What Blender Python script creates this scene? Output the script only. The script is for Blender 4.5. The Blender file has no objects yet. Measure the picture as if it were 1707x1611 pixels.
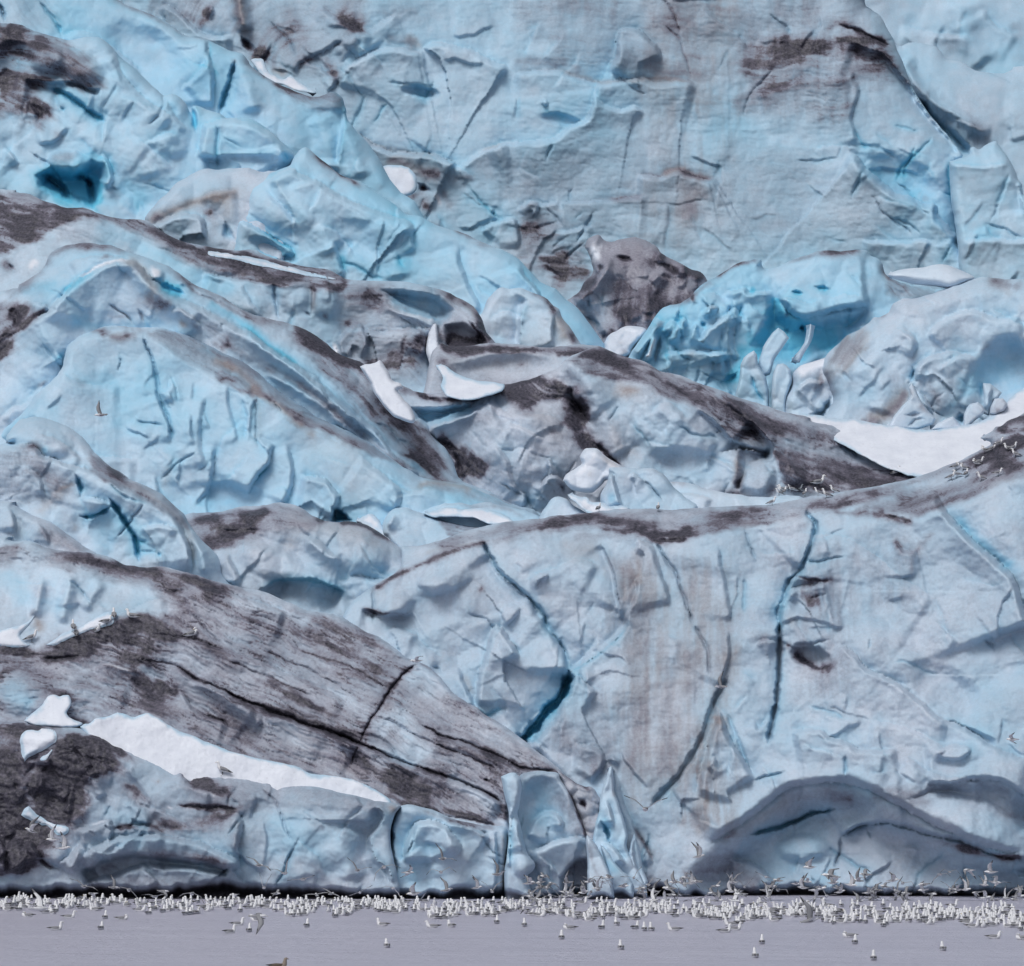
import bpy, math, random
import numpy as np
from mathutils import Vector, Matrix

scene = bpy.context.scene
random.seed(7)
RS = np.random.RandomState(11)

# ------------------------------------------------------------------ camera
# 50 px of the 1707x1611 photograph are one metre at 150 m; horizon at row 1250
CAM_Z = 5.0
cam_d = bpy.data.cameras.new("camera")
cam = bpy.data.objects.new("camera", cam_d)
scene.collection.objects.link(cam)
cam.location = (0, 0, CAM_Z)
cam.rotation_euler = (math.radians(90), 0, 0)
cam_d.sensor_width = 36.0
cam_d.lens = 36.0 * 150.0 / 34.14
cam_d.shift_y = 444.5 / 1707.0
cam_d.clip_start = 1.0
cam_d.clip_end = 5000.0
scene.camera = cam

# ------------------------------------------------------------------ light
SUN_EL, SUN_AZ = 54.0, -145.0        # behind the camera, to the left, through thick cloud
world = bpy.data.worlds.new("World")
scene.world = world
world.use_nodes = True
nt = world.node_tree
nt.nodes.clear()
sky = nt.nodes.new('ShaderNodeTexSky')
sky.sky_type = 'NISHITA'
sky.sun_disc = False
sky.sun_elevation = math.radians(SUN_EL)
sky.sun_rotation = math.radians(SUN_AZ)
sky.air_density = 1.0
sky.dust_density = 5.0
hs = nt.nodes.new('ShaderNodeHueSaturation')
hs.inputs['Saturation'].default_value = 0.42     # cloud cover
bgn = nt.nodes.new('ShaderNodeBackground')
bgn.inputs['Strength'].default_value = 0.101
wo = nt.nodes.new('ShaderNodeOutputWorld')
nt.links.new(sky.outputs[0], hs.inputs['Color'])
nt.links.new(hs.outputs[0], bgn.inputs['Color'])
nt.links.new(bgn.outputs[0], wo.inputs['Surface'])
sun_d = bpy.data.lights.new("sun", 'SUN')
sun_d.energy = 1.45
sun_d.angle = math.radians(26)
sun_d.color = (1.0, 0.985, 0.97)
sun = bpy.data.objects.new("sun", sun_d)
scene.collection.objects.link(sun)
_el, _az = math.radians(SUN_EL), math.radians(SUN_AZ)
_dir = Vector((math.sin(_az) * math.cos(_el), math.cos(_az) * math.cos(_el), math.sin(_el)))
sun.rotation_euler = _dir.to_track_quat('Z', 'Y').to_euler()

vs = scene.view_settings
vs.view_transform = 'Standard'
vs.look = 'None'
vs.gamma = 1.0
vs.exposure = -0.19
vs.use_curve_mapping = False
scene.cycles.max_bounces = 5
scene.cycles.diffuse_bounces = 3
scene.cycles.glossy_bounces = 2

# ------------------------------------------------------------------ helpers
def pts(s):
    return np.array([[float(v) for v in p.split(',')] for p in s.split()], float)

def wx(px, Y): return (px - 853.5) * Y / 7500.0
def wz(py, Y): return CAM_Z + (1250.0 - py) * Y / 7500.0

def _hash(ix, iy, seed):
    h = (ix.astype(np.int64) * 374761393 + iy.astype(np.int64) * 668265263 + seed * 2147483647 + seed * 974711) & 0xFFFFFFFF
    h = ((h ^ (h >> 13)) * 1274126177) & 0xFFFFFFFF
    h = h ^ (h >> 16)
    return (h & 0xFFFFFF).astype(np.float64) / float(0xFFFFFF)

def vnoise(x, y, seed=0):
    ix = np.floor(x).astype(np.int64); iy = np.floor(y).astype(np.int64)
    fx = x - ix; fy = y - iy
    fx = fx * fx * fx * (fx * (fx * 6 - 15) + 10); fy = fy * fy * fy * (fy * (fy * 6 - 15) + 10)
    a = _hash(ix, iy, seed); b = _hash(ix + 1, iy, seed)
    c = _hash(ix, iy + 1, seed); d = _hash(ix + 1, iy + 1, seed)
    return ((a + (b - a) * fx) * (1 - fy) + (c + (d - c) * fx) * fy) * 2 - 1

def fbm(x, y, seed=0, octv=4, gain=0.5):
    s = 0; a = 1.0; t = 0
    ca, sa = math.cos(0.6), math.sin(0.6)
    for i in range(octv):
        s = s + a * vnoise(x, y, seed + i * 17)
        t += a; a *= gain
        x, y = (x * ca - y * sa) * 2.03 + 5.1, (x * sa + y * ca) * 2.03 + 1.7
    return s / t

def scallop(x, y, seed=0):
    """conchoidal hollows meeting in soft cusps, 0..1"""
    ix = np.floor(x).astype(np.int64); iy = np.floor(y).astype(np.int64)
    best = np.full(x.shape, 9.0)
    for dx in (-1, 0, 1):
        for dy in (-1, 0, 1):
            cx = ix + dx; cy = iy + dy
            jx = cx + _hash(cx, cy, seed); jy = cy + _hash(cx, cy, seed + 5)
            w = 0.25 * _hash(cx, cy, seed + 9)
            d = (x - jx) ** 2 + (y - jy) ** 2 - w
            best = np.minimum(best, d)
    return np.clip(best, -.3, 1.2)

def facets(x, y, seed=0):
    """random tilted planes meeting in creases"""
    ix = np.floor(x).astype(np.int64); iy = np.floor(y).astype(np.int64)
    best = np.full(x.shape, -9.0)
    for dx in (-2, -1, 0, 1, 2):
        for dy in (-2, -1, 0, 1, 2):
            if abs(dx) + abs(dy) == 4: continue
            cx = ix + dx; cy = iy + dy
            jx = cx + _hash(cx, cy, seed); jy = cy + _hash(cx, cy, seed + 5)
            tx = _hash(cx, cy, seed + 7) - .5; ty = _hash(cx, cy, seed + 8) - .5
            ex = x - jx; ey = y - jy
            d = -(ex * ex + ey * ey) * 0.26 + ex * tx * 0.85 + ey * ty * 0.85
            best = np.maximum(best, d)
    return best

def smooth(t):
    t = np.clip(t, 0, 1)
    return t * t * (3 - 2 * t)

def catmull(p, n=4):
    if len(p) < 3: return p
    q = np.vstack([2 * p[0] - p[1], p, 2 * p[-1] - p[-2]])
    out = []
    for i in range(1, len(q) - 2):
        for k in range(n):
            t = k / n
            out.append(0.5 * ((2 * q[i]) + (-q[i-1] + q[i+1]) * t + (2*q[i-1] - 5*q[i] + 4*q[i+1] - q[i+2]) * t*t + (-q[i-1] + 3*q[i] - 3*q[i+1] + q[i+2]) * t**3))
    out.append(q[-2])
    return np.array(out)

def line_dist(x, y, p):
    """unsigned distance, side (+ = above a line drawn left to right), arc position 0..1, nearest u in px"""
    best = np.full(x.shape, 1e9); side = np.zeros(x.shape); ua = np.zeros(x.shape)
    L = 0.0
    seg = np.hypot(*(p[1:] - p[:-1]).T)
    for i in range(len(p) - 1):
        ax, ay = p[i]; bx, by = p[i + 1]
        dx, dy = bx - ax, by - ay
        l2 = dx * dx + dy * dy + 1e-9
        t = np.clip(((x - ax) * dx + (y - ay) * dy) / l2, 0, 1)
        ex = x - ax - t * dx; ey = y - ay - t * dy
        d = ex * ex + ey * ey
        m = d < best - 1e-7
        best = np.where(m, d, best)
        side = np.where(m, -(dx * ey - dy * ex), side)
        ua = np.where(m, L + t * seg[i], ua)
        L += seg[i]
    return np.sqrt(best), np.sign(side), ua / max(L, 1e-6), ua, L

def poly_sd(x, y, p):
    """signed distance, positive inside; and the nearest boundary point"""
    best = np.full(x.shape, 1e12); nx = np.zeros(x.shape); ny = np.zeros(x.shape)
    inside = np.zeros(x.shape, bool)
    n = len(p)
    for i in range(n):
        ax, ay = p[i]; bx, by = p[(i + 1) % n]
        dx, dy = bx - ax, by - ay
        t = np.clip(((x - ax) * dx + (y - ay) * dy) / (dx * dx + dy * dy + 1e-9), 0, 1)
        qx = ax + t * dx; qy = ay + t * dy
        d = (x - qx) ** 2 + (y - qy) ** 2
        m = d < best
        best = np.where(m, d, best); nx = np.where(m, qx, nx); ny = np.where(m, qy, ny)
        if ay != by:
            c = ((ay > y) != (by > y)) & (x < (bx - ax) * (y - ay) / (by - ay) + ax)
            inside ^= c
    d = np.sqrt(best)
    return np.where(inside, d, -d), nx, ny

def roughen(p, amp, step, seed, rnd):
    """walk the outline in short steps and let it wander a little, as broken ice does"""
    if rnd: p = np.vstack([p, p[:1]]); p = catmull(p, 3)[:-1]
    out = []
    n = len(p)
    for i in range(n):
        a = p[i]; b = p[(i + 1) % n]
        k = max(1, int(np.hypot(*(b - a)) / step))
        for j in range(k):
            out.append(a + (b - a) * j / k)
    out = np.array(out)
    sx = fbm(out[:, 0] / 22, out[:, 1] / 22, seed, 3, .6); sy = fbm(out[:, 0] / 22, out[:, 1] / 22, seed + 3, 3, .6)
    out[:, 0] += sx * amp; out[:, 1] += sy * amp
    return out

def tag(o, label, cat=None, group=None, kind=None):
    if label: o['label'] = label
    if cat: o['category'] = cat
    if group: o['group'] = group
    if kind: o['kind'] = kind
    return o

# ------------------------------------------------------------------ materials
def nodes_of(name):
    m = bpy.data.materials.new(name); m.use_nodes = True
    t = m.node_tree; t.nodes.clear()
    out = t.nodes.new('ShaderNodeOutputMaterial')
    b = t.nodes.new('ShaderNodeBsdfPrincipled')
    t.links.new(b.outputs[0], out.inputs['Surface'])
    return m, t, b

def noise(t, vec, scale, detail=4, rough=.55, dist=0.0):
    n = t.nodes.new('ShaderNodeTexNoise')
    n.inputs['Scale'].default_value = scale; n.inputs['Detail'].default_value = detail
    n.inputs['Roughness'].default_value = rough; n.inputs['Distortion'].default_value = dist
    t.links.new(vec, n.inputs['Vector'])
    return n.outputs['Fac']

def mathn(t, op, a, b=None, c=None, clamp=False):
    n = t.nodes.new('ShaderNodeMath'); n.operation = op; n.use_clamp = clamp
    for i, v in enumerate((a, b, c)):
        if v is None: continue
        if isinstance(v, (int, float)): n.inputs[i].default_value = v
        else: t.links.new(v, n.inputs[i])
    return n.outputs[0]

def mixc(t, f, a, b):
    n = t.nodes.new('ShaderNodeMix'); n.data_type = 'RGBA'
    if isinstance(f, (int, float)): n.inputs[0].default_value = f
    else: t.links.new(f, n.inputs[0])
    for i, v in ((6, a), (7, b)):
        if isinstance(v, tuple): n.inputs[i].default_value = (*v, 1)
        else: t.links.new(v, n.inputs[i])
    return n.outputs[2]

def bumpn(t, h, strength, dist, prev=None):
    n = t.nodes.new('ShaderNodeBump'); n.inputs['Strength'].default_value = strength
    n.inputs['Distance'].default_value = dist
    t.links.new(h, n.inputs['Height'])
    if prev: t.links.new(prev, n.inputs['Normal'])
    return n.outputs[0]

C_PALE = (0.615, 0.70, 0.82)
C_BLUE = (0.31, 0.595, 0.79)
C_DEEP = (0.10, 0.50, 0.72)
C_DIRT_SHADE = (0.168, 0.158, 0.208)
C_BLACK = (0.022, 0.023, 0.035)
C_BROWN = (0.30, 0.25, 0.23)
C_SNOW = (0.72, 0.77, 0.86)

def make_ice():
    """old glacier ice: bubbly pale ice, clear blue ice, silt, gravel, rust stains and painted shade by four weights"""
    m, t, b = nodes_of("glacier_ice")
    at = t.nodes.new('ShaderNodeAttribute'); at.attribute_name = 'silt'  # dirt weight also carries painted shade, blue weight light through ice
    sp = t.nodes.new('ShaderNodeSeparateColor')
    t.links.new(at.outputs['Color'], sp.inputs[0])
    at2 = t.nodes.new('ShaderNodeAttribute'); at2.attribute_name = 'snow'
    tc = t.nodes.new('ShaderNodeTexCoord')
    v = tc.outputs['Object']
    dirt, blue, brown = sp.outputs[0], sp.outputs[1], sp.outputs[2]
    n1 = noise(t, v, 1.3, 5, .6); n2 = noise(t, v, 9.0, 6, .7); n3 = noise(t, v, 38.0, 3, .6)
    n4 = noise(t, v, .45, 3, .5)
    # blue weight: 0..0.6 pale to blue, above to deep clear ice; light through cracks is painted here
    bl = mathn(t, 'ADD', blue, mathn(t, 'MULTIPLY', mathn(t, 'SUBTRACT', n1, .5), .35))
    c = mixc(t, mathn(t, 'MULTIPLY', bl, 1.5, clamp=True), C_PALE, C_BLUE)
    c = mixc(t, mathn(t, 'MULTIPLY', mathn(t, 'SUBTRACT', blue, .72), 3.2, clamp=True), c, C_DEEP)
    # thin film of silt: mottled
    film = mathn(t, 'MULTIPLY', mathn(t, 'SUBTRACT', mathn(t, 'ADD', n2, mathn(t, 'MULTIPLY', n4, .8)), .82), .42, clamp=True)
    film = mathn(t, 'MULTIPLY', film, mathn(t, 'SUBTRACT', 1.1, mathn(t, 'MULTIPLY', blue, 1.7), clamp=True))
    dd = mathn(t, 'ADD', dirt, film)
    dd = mathn(t, 'ADD', dd, mathn(t, 'MULTIPLY', mathn(t, 'MULTIPLY', mathn(t, 'SUBTRACT', n2, .5), .45), mathn(t, 'MINIMUM', mathn(t, 'ADD', dirt, .12), .6)), clamp=True)
    c = mixc(t, mathn(t, 'MULTIPLY', brown, mathn(t, 'ADD', .55, mathn(t, 'MULTIPLY', n2, .7)), clamp=True), c, C_BROWN)
    c = mixc(t, mathn(t, 'MULTIPLY', dd, 1.15, clamp=True), c, C_DIRT_SHADE)
    c = mixc(t, mathn(t, 'MULTIPLY', mathn(t, 'SUBTRACT', mathn(t, 'MULTIPLY', dirt, mathn(t, 'ADD', .62, mathn(t, 'MULTIPLY', n2, .7))), .66), 2.6, clamp=True), c, C_BLACK)
    sn = mixc(t, mathn(t, 'MULTIPLY', mathn(t, 'SUBTRACT', n1, .40), 2.6, clamp=True), C_SNOW, (0.60, 0.65, 0.75))
    sn = mixc(t, mathn(t, 'MULTIPLY', mathn(t, 'SUBTRACT', n2, .58), 3.0, clamp=True), sn, (0.42, 0.43, 0.48))
    c = mixc(t, at2.outputs['Fac'], c, sn)
    t.links.new(c, b.inputs['Base Color'])
    r = mathn(t, 'ADD', .42, mathn(t, 'MULTIPLY', n2, .3))
    t.links.new(r, b.inputs['Roughness'])
    b.inputs['Specular IOR Level'].default_value = .35
    h = mathn(t, 'ADD', mathn(t, 'MULTIPLY', n2, 1.0), mathn(t, 'MULTIPLY', n3, .2))
    h = mathn(t, 'ADD', h, mathn(t, 'MULTIPLY', n1, 1.6))
    t.links.new(bumpn(t, h, .22, .04), b.inputs['Normal'])
    return m

def make_water():
    m, t, b = nodes_of("sea_water")
    tc = t.nodes.new('ShaderNodeTexCoord'); 
    mp = t.nodes.new('ShaderNodeMapping'); mp.inputs['Scale'].default_value = (0.35, 1.0, 1.0)
    t.links.new(tc.outputs['Object'], mp.inputs['Vector'])
    n1 = noise(t, mp.outputs[0], 1.1, 6, .65); n2 = noise(t, mp.outputs[0], 6.0, 5, .7)
    mp2 = t.nodes.new('ShaderNodeMapping'); mp2.inputs['Scale'].default_value = (0.03, .35, 1.0)
    t.links.new(tc.outputs['Object'], mp2.inputs['Vector'])
    n3 = noise(t, mp2.outputs[0], 1.0, 5, .6)
    c = mixc(t, mathn(t, 'MULTIPLY_ADD', n3, 1.5, -.25, clamp=True), (0.48, 0.48, 0.60), (0.60, 0.60, 0.72))  # streaks in the colour stand in for ripple reflections
    t.links.new(c, b.inputs['Base Color'])
    b.inputs['Roughness'].default_value = .32
    b.inputs['IOR'].default_value = 1.33
    h = mathn(t, 'ADD', n1, mathn(t, 'MULTIPLY', n2, .35))
    t.links.new(bumpn(t, h, 1.0, .55), b.inputs['Normal'])
    return m

ICE = make_ice(); SNOW = 'snow'; WATER = make_water()

def flat_mat(name, col, rough=.7, var=.25, scale=40):
    m, t, b = nodes_of(name)
    tc = t.nodes.new('ShaderNodeTexCoord')
    n = noise(t, tc.outputs['Object'], scale, 3)
    c2 = tuple(v * (1 - var) for v in col)
    t.links.new(mixc(t, n, col, c2), b.inputs['Base Color'])
    b.inputs['Roughness'].default_value = rough
    return m

# ------------------------------------------------------------------ ice bodies
def ledges(n, x0, y0, x1, y1, seed, angs=((10, 60), (95, 140)), ln=(30, 110), h=(.09, .33)):
    """small broken ledges and hairline fractures: kinked, mostly straight runs in the main joint directions"""
    r = random.Random(seed); out = []
    for i in range(n):
        x, y = r.uniform(x0, x1), r.uniform(y0, y1)
        a0 = r.choice(angs); a = math.radians(r.uniform(*a0)); L = r.uniform(*ln) * r.uniform(.5, 1)
        p = [(x, y)]; t = 0
        while t < L:
            d = r.uniform(7, 24); a += math.radians(r.choice((-1, 1)) * r.uniform(5, 42)) if r.random() < .6 else 0
            a += (math.radians(sum(a0) / 2) - a) * .35
            x += math.cos(a) * d; y += math.sin(a) * d; t += d; p.append((x, y))
        if r.random() < .5: p = p[::-1]
        st_ = ' '.join('%.1f,%.1f' % q for q in p)
        if r.random() < .72: out.append(('s', st_, r.uniform(5, 13), r.uniform(*h)))
        else: out.append(('c', st_, r.uniform(3.0, 4.6), r.uniform(.25, .6), r.uniform(.0, .4), r.uniform(0, .25)))
    return out

FIELDS = {}

def build_body(key, name, label, cat, outline, Y, ref, tilt=.45, tx=0., step=2.0, rim=26, rimd=.9, thick=5.0,
               lump=.45, lumpw=85, scal=.22, scalw=55, fac=.25, facw=70, fine=.035,
               flow=None, dirt=.08, blue=.3, brown=.02, snow=0., sh=.10, feats=(), rough=2.5, rnd=True,
               seed=1, wl=None, kind=None, group=None, mat=None, on=None, off=.08, hs=0.0, led=None):
    if mat == 'snow': rough += 1.5; rimd *= .35
    P0 = pts(outline) if isinstance(outline, str) else np.array(outline, float)
    poly = roughen(P0, rough, 7, seed * 13 + 1, rnd)
    x0, y0 = poly.min(0) - step * 2; x1, y1 = poly.max(0) + step * 2
    gx = np.arange(x0, x1, step); gy = np.arange(y0, y1, step)
    X, Yp = np.meshgrid(gx, gy)
    ny_, nx_ = X.shape
    sd = np.full(X.shape, -1e3); bx = X.copy(); by = Yp.copy()
    # distance is only needed exactly near the outline; work in row strips to stay light
    s_, b1, b2 = poly_sd(X.ravel(), Yp.ravel(), poly)
    sd = s_.reshape(X.shape); bx = b1.reshape(X.shape); by = b2.reshape(X.shape)
    ins = sd > 0
    cell = ins[:-1, :-1] | ins[1:, :-1] | ins[:-1, 1:] | ins[1:, 1:]
    used = np.zeros(X.shape, bool)
    used[:-1, :-1] |= cell; used[1:, :-1] |= cell; used[:-1, 1:] |= cell; used[1:, 1:] |= cell
    out = used & ~ins
    px = np.where(out, bx, X); py = np.where(out, by, Yp)
    gyy, gxx = np.gradient(sd, step)
    idx = np.full(X.shape, -1, np.int64); idx[used] = np.arange(used.sum())
    x = px[used]; y = py[used]; d = np.maximum(sd[used], 0)
    nxn = gxx[used]; nyn = gyy[used]
    # organic wander for every feature
    ux = x + 3.0 * fbm(x / 30, y / 30, 901, 3) + 1.2 * fbm(x / 7, y / 7, 77, 2)
    uy = y + 3.0 * fbm(x / 30, y / 30, 501, 3) + 1.2 * fbm(x / 7, y / 7, 177, 2)
    k = Y / 7500.0
    dep = Y + tilt * (ref - y) * k + tx * (x - 853.5) * k
    if flow is not None:
        fp = catmull(pts(flow), 5)
        fd, fs, _, fu, _ = line_dist(ux, uy, fp)
        fv = fd * fs
    else:
        fu = uy; fv = ux
    wob = 8 * fbm(fu / 60, fv / 40, seed + 41, 2)
    st = .5 * fbm(fu / 48, (fv + wob) / 8, seed + 21, 4, .55) + .6 * fbm(fu / 90, (fv + wob) / 26, seed + 31, 4)
    st2 = fbm(fu / 30, (fv + wob) / 2.6, seed + 61, 2)
    D = np.full(x.shape, float(dirt)); B = np.full(x.shape, float(blue)); N = np.full(x.shape, float(brown))
    W = np.full(x.shape, float(snow)); SH = np.full(x.shape, 0.0); CALM = np.ones(x.shape)
    low = fbm(x / 110, y / 110, seed + 71, 4); mid = fbm(x / 35, y / 35, seed + 81, 4, .6)
    B = B + .22 * low + .10 * mid
    D = D + .15 * np.clip(fbm(x / 80, y / 45, seed + 91, 4, .6) + .08, 0, 1)
    lgs = []
    for lg in (led or ()): lgs += ledges(*lg)
    for f in list(feats) + lgs:
        c = f[0]; kink = c in 'sc'; c = c.upper() if kink else c
        if c in 'V':
            p = pts(f[1]); m = (ux > p[:, 0].min() - f[3]) & (ux < p[:, 0].max() + f[3]) & (uy > p[:, 1].min() - f[3]) & (uy < p[:, 1].max() + f[3])
            if not m.any(): continue
            s, _, _ = poly_sd(ux[m], uy[m], p)
            vn = fbm(ux[m] / 11, uy[m] / 90, seed + 51, 3, .6) + .8 * fbm(ux[m] / 30, uy[m] / 80, seed + 52, 3)
            a = smooth((s + f[3] * .6 * mid[m]) / f[3] + .5) * f[2] * np.clip(.45 + .9 * vn, 0, 1.4) * .62
            if f[4] == 'D': D[m] += a
            else: N[m] += a; D[m] += a * .25
            continue
        if c in 'CSRDNUWTG':
            p = pts(f[1]); p = catmull(p, 4) if len(p) > 2 and not kink else p
        if c in 'CRDNUWG':
            w = f[2]; mg = w * 3 + 6
        elif c == 'S':
            w = f[2]; mg = w * 12 + 6
        elif c == 'T': mg = 1e4
        elif c == 'B':
            _, cx, cy, rx, ry, ang, h = f
            ca, sa = math.cos(math.radians(ang)), math.sin(math.radians(ang))
            ex = (ux - cx) * ca + (uy - cy) * sa; ey = -(ux - cx) * sa + (uy - cy) * ca
            q = (ex / rx) ** 2 + (ey / ry) ** 2
            dep -= h * smooth(1 - q * .55) ** 1.2
            continue
        elif c in 'AH':
            p = pts(f[1])
            m = (ux > p[:, 0].min() - f[3]) & (ux < p[:, 0].max() + f[3]) & (uy > p[:, 1].min() - f[3]) & (uy < p[:, 1].max() + f[3])
            if not m.any(): continue
            s, _, _ = poly_sd(ux[m], uy[m], p)
            if c == 'H':
                dep[m] += f[2] * smooth(s / f[3])
            else:
                s = s + f[3] * .5 * (st[m] + mid[m])
                a = smooth(s / f[3] + .5) * f[2]
                kk = f[4] if len(f) > 4 else 'D'
                if kk == 'D':
                    D[m] += a * np.clip(1.02 + .95 * st[m] + .3 * low[m], .15, 1.7); SH[m] = np.maximum(SH[m], a)
                elif kk == 'N': N[m] += a * np.clip(.8 + .9 * st[m], .1, 1.6)
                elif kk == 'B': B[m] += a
                elif kk == 'W': W[m] = np.maximum(W[m], a)
                elif kk == 'C': D[m] *= (1 - a); N[m] *= (1 - a)
            continue
        m = (ux > p[:, 0].min() - mg) & (ux < p[:, 0].max() + mg) & (uy > p[:, 1].min() - mg) & (uy < p[:, 1].max() + mg)
        if not m.any(): continue
        dd, sg, uu, _, L = line_dist(ux[m], uy[m], p)
        end = min(.45, max(.06, 14 / max(L, 1)))
        tp = smooth(uu / end) * smooth((1 - uu) / end)
        if c == 'C':            # crack: open slot; blue of passing light and inner shade put into colour
            _, _, w, h = f[:4]; bl = f[4] if len(f) > 4 else .5; dk = f[5] if len(f) > 5 else 0.
            h = h * ((.30 if w < 5.5 else .55) if bl > .25 else .34); w = w * .70; bl = bl * 1.25
            ww = w * (.35 + .75 * tp) * (1 + .6 * fbm(uu * L / 16, uu * 0, seed + 7, 3, .6))
            g = np.clip(1 - dd / ww, 0, 1) ** .7
            g2 = np.exp(-(dd / (w * 2.6)) ** 2)
            endf = .25 + .75 * tp
            dep[m] += h * g * endf + .12 * h * g2 * endf
            B[m] += bl * np.maximum(g, g2 * .45) * endf
            D[m] += dk * .75 * np.maximum(g, g2 * .18) * endf
        elif c == 'S':          # one sheet standing proud of the next
            _, _, w, h = f[:4]; h = h * (.72 if kink else 1.0)
            a = (.75 * np.exp(-dd / (w * 4.5)) + .25 * np.exp(-dd / (w * 1.3))) * tp
            sgn = np.where(sg < 0, 1.0, 0.0)
            edge = 1 - .93 * np.exp(-(dd / (1.2 + (.12 if kink else .26) * w)) ** 2)
            dep[m] -= h * a * sgn * edge
            dep[m] += h * .15 * np.exp(-dd / (w * .9)) * tp * (1 - sgn)
            if len(f) > 4: D[m] += f[4] * np.exp(-dd / 3.0) * tp * (1 - sgn * .6)
            B[m] += .16 * np.exp(-dd / (w * .8)) * tp * (1 - sgn)  # recessed side bluer: light through the ice, put into colour
        elif c == 'R':
            dep[m] -= f[3] * np.exp(-(dd / w) ** 2) * tp
        elif c == 'T':
            soft = f[3]
            v = dd * sg
            vv = .5 * (v + np.sqrt(v * v + soft * soft)) - soft * .5
            dep[m] += f[2] * np.clip(vv, 0, 400) * k
        elif c in 'DNUWG':
            jag = 1 + .55 * st[m] + .6 * mid[m]
            a = np.exp(-(dd / (w * np.clip(jag, .35, 2))) ** 2 * 1.1) * (.2 + .8 * tp) * f[3]
            if c == 'D': D[m] += a * np.clip(.82 + .7 * st[m] + .9 * mid[m], .05, 1.4); SH[m] = np.maximum(SH[m], .5 * a)  # dark strokes: dirt, and painted shade inside holes and hollows
            elif c == 'N': N[m] += a
            elif c == 'U': B[m] += a
            elif c == 'W': W[m] = np.maximum(W[m], np.clip(a * 1.6 - .2, 0, 1))
            elif c == 'G': D[m] *= 1 - np.clip(a, 0, 1); N[m] *= 1 - np.clip(a, 0, 1)
    if mat == 'snow':           # thin at the edge, where the ice shows through
        mat = None; W = np.clip((d - 1.0 + 6.5 * mid + 3.0 * fbm(x / 9, y / 9, seed + 8, 2)) / 5.0, 0, 1); D *= .6; rough += 1
    # relief of the surface itself
    calm = 1.0
    dep -= lump * .62 * fbm(ux / lumpw, uy / lumpw, seed + 3, 3, .38)
    if scal: dep += scal * .35 * (scallop(ux / scalw + .3 * mid, uy / (scalw * .75), seed + 5) - .3)
    if fac:
        rgh = .35 + 1.1 * smooth(.5 + 1.3 * fbm(x / 90, y / 90, seed + 44, 2))
        wx_ = ux + 5 * mid; wy_ = uy + 5 * fbm(x / 33, y / 33, seed + 83, 3, .6)
        dep -= fac * 3.2 * facets(wx_ / facw + .25 * low, wy_ / (facw * 1.0), seed + 6)
        dep -= fac * .5 * rgh * facets(wx_ / (facw * .40), wy_ / (facw * .36), seed + 16)
        if facw > 40: dep -= fac * .14 * rgh * facets(wx_ / (facw * .16), wy_ / (facw * .14), seed + 26)
    rg = 1 - np.abs(fbm(fu / 70, (fv + wob) / 9, seed + 111, 3, .55)) * 3.2
    rg = smooth((rg - .70) / .28) * smooth(.6 + 2.2 * fbm(x / 40, y / 40, seed + 113, 2))
    D = D + .34 * rg * np.clip(SH * 1.3, 0, .8); dep += .10 * rg * np.clip(SH, 0, 1)
    if hs: dep -= hs * (fbm(ux / 55, uy / 8, seed + 55, 4, .6) + .5 * fbm(ux / 24, uy / 3.5, seed + 57, 3)) * (.4 + .8 * smooth(.5 + low))
    dep -= fine * (mid * .7 + .5 * fbm(ux / 8, uy / 8, seed + 15, 3, .6))
    dep -= sh * .55 * np.clip(SH + .12, 0, 1) * (1.1 * st + .45 * st2)
    B += .05 * st; D = D + np.clip(SH, 0, 1) * .14 * st2
    if on:                      # a thin cover lying on another body
        gx0, gy0, gs, GG = FIELDS[on]
        gi = np.clip((y - gy0) / gs, 0, GG.shape[0] - 1.001); gj = np.clip((x - gx0) / gs, 0, GG.shape[1] - 1.001)
        i0 = gi.astype(int); j0 = gj.astype(int); fi = gi - i0; fj = gj - j0
        K = np.nan_to_num(GG, nan=float(np.nanmean(GG)))
        K = (K + np.roll(K, 2, 0) + np.roll(K, -2, 0) + np.roll(K, 2, 1) + np.roll(K, -2, 1)) / 5
        base_ = K[i0, j0] * (1 - fi) * (1 - fj) + K[i0 + 1, j0] * fi * (1 - fj) + K[i0, j0 + 1] * (1 - fi) * fj + K[i0 + 1, j0 + 1] * fi * fj
        dep = base_ - off * (smooth(d / rim) + .35) + (dep - Y) * 0 - lump * .3 * fbm(ux / 25, uy / 25, seed, 3)
    elif rimd:
        q = np.clip(1 - d / rim, 0, 1)
        dep += rimd * (1 - np.sqrt(np.clip(1 - q * q, 0, 1)))
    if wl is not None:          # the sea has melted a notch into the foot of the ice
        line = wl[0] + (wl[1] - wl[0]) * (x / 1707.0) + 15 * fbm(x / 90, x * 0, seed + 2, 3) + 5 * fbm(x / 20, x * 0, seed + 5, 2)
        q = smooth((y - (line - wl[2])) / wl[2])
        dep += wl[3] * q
        B += -.1 * q; D += .55 * smooth((y - (line - wl[2] * .8)) / (wl[2] * .5))  # wet tone and the shade of the notch put into the colour
    xw = wx(x, dep); zw = wz(y, dep)
    V = np.stack([xw, dep, zw], 1)
    ii = idx
    cy, cx = np.nonzero(cell)
    a = ii[cy, cx]; b = ii[cy, cx + 1]; c_ = ii[cy + 1, cx + 1]; d_ = ii[cy + 1, cx]
    F = np.stack([a, d_, c_, b], 1)
    # side walls running back into the glacier
    edges = {}
    e = np.concatenate([F[:, [0, 1]], F[:, [1, 2]], F[:, [2, 3]], F[:, [3, 0]]])
    nv = len(V)
    code = e[:, 0] * nv + e[:, 1]; rev = e[:, 1] * nv + e[:, 0]
    brd = e[~np.isin(code, rev)]
    bv = np.unique(brd)
    rings = [(2.0, .35), (9.0, 1.0)]
    prev = {int(v): int(v) for v in bv}
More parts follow.
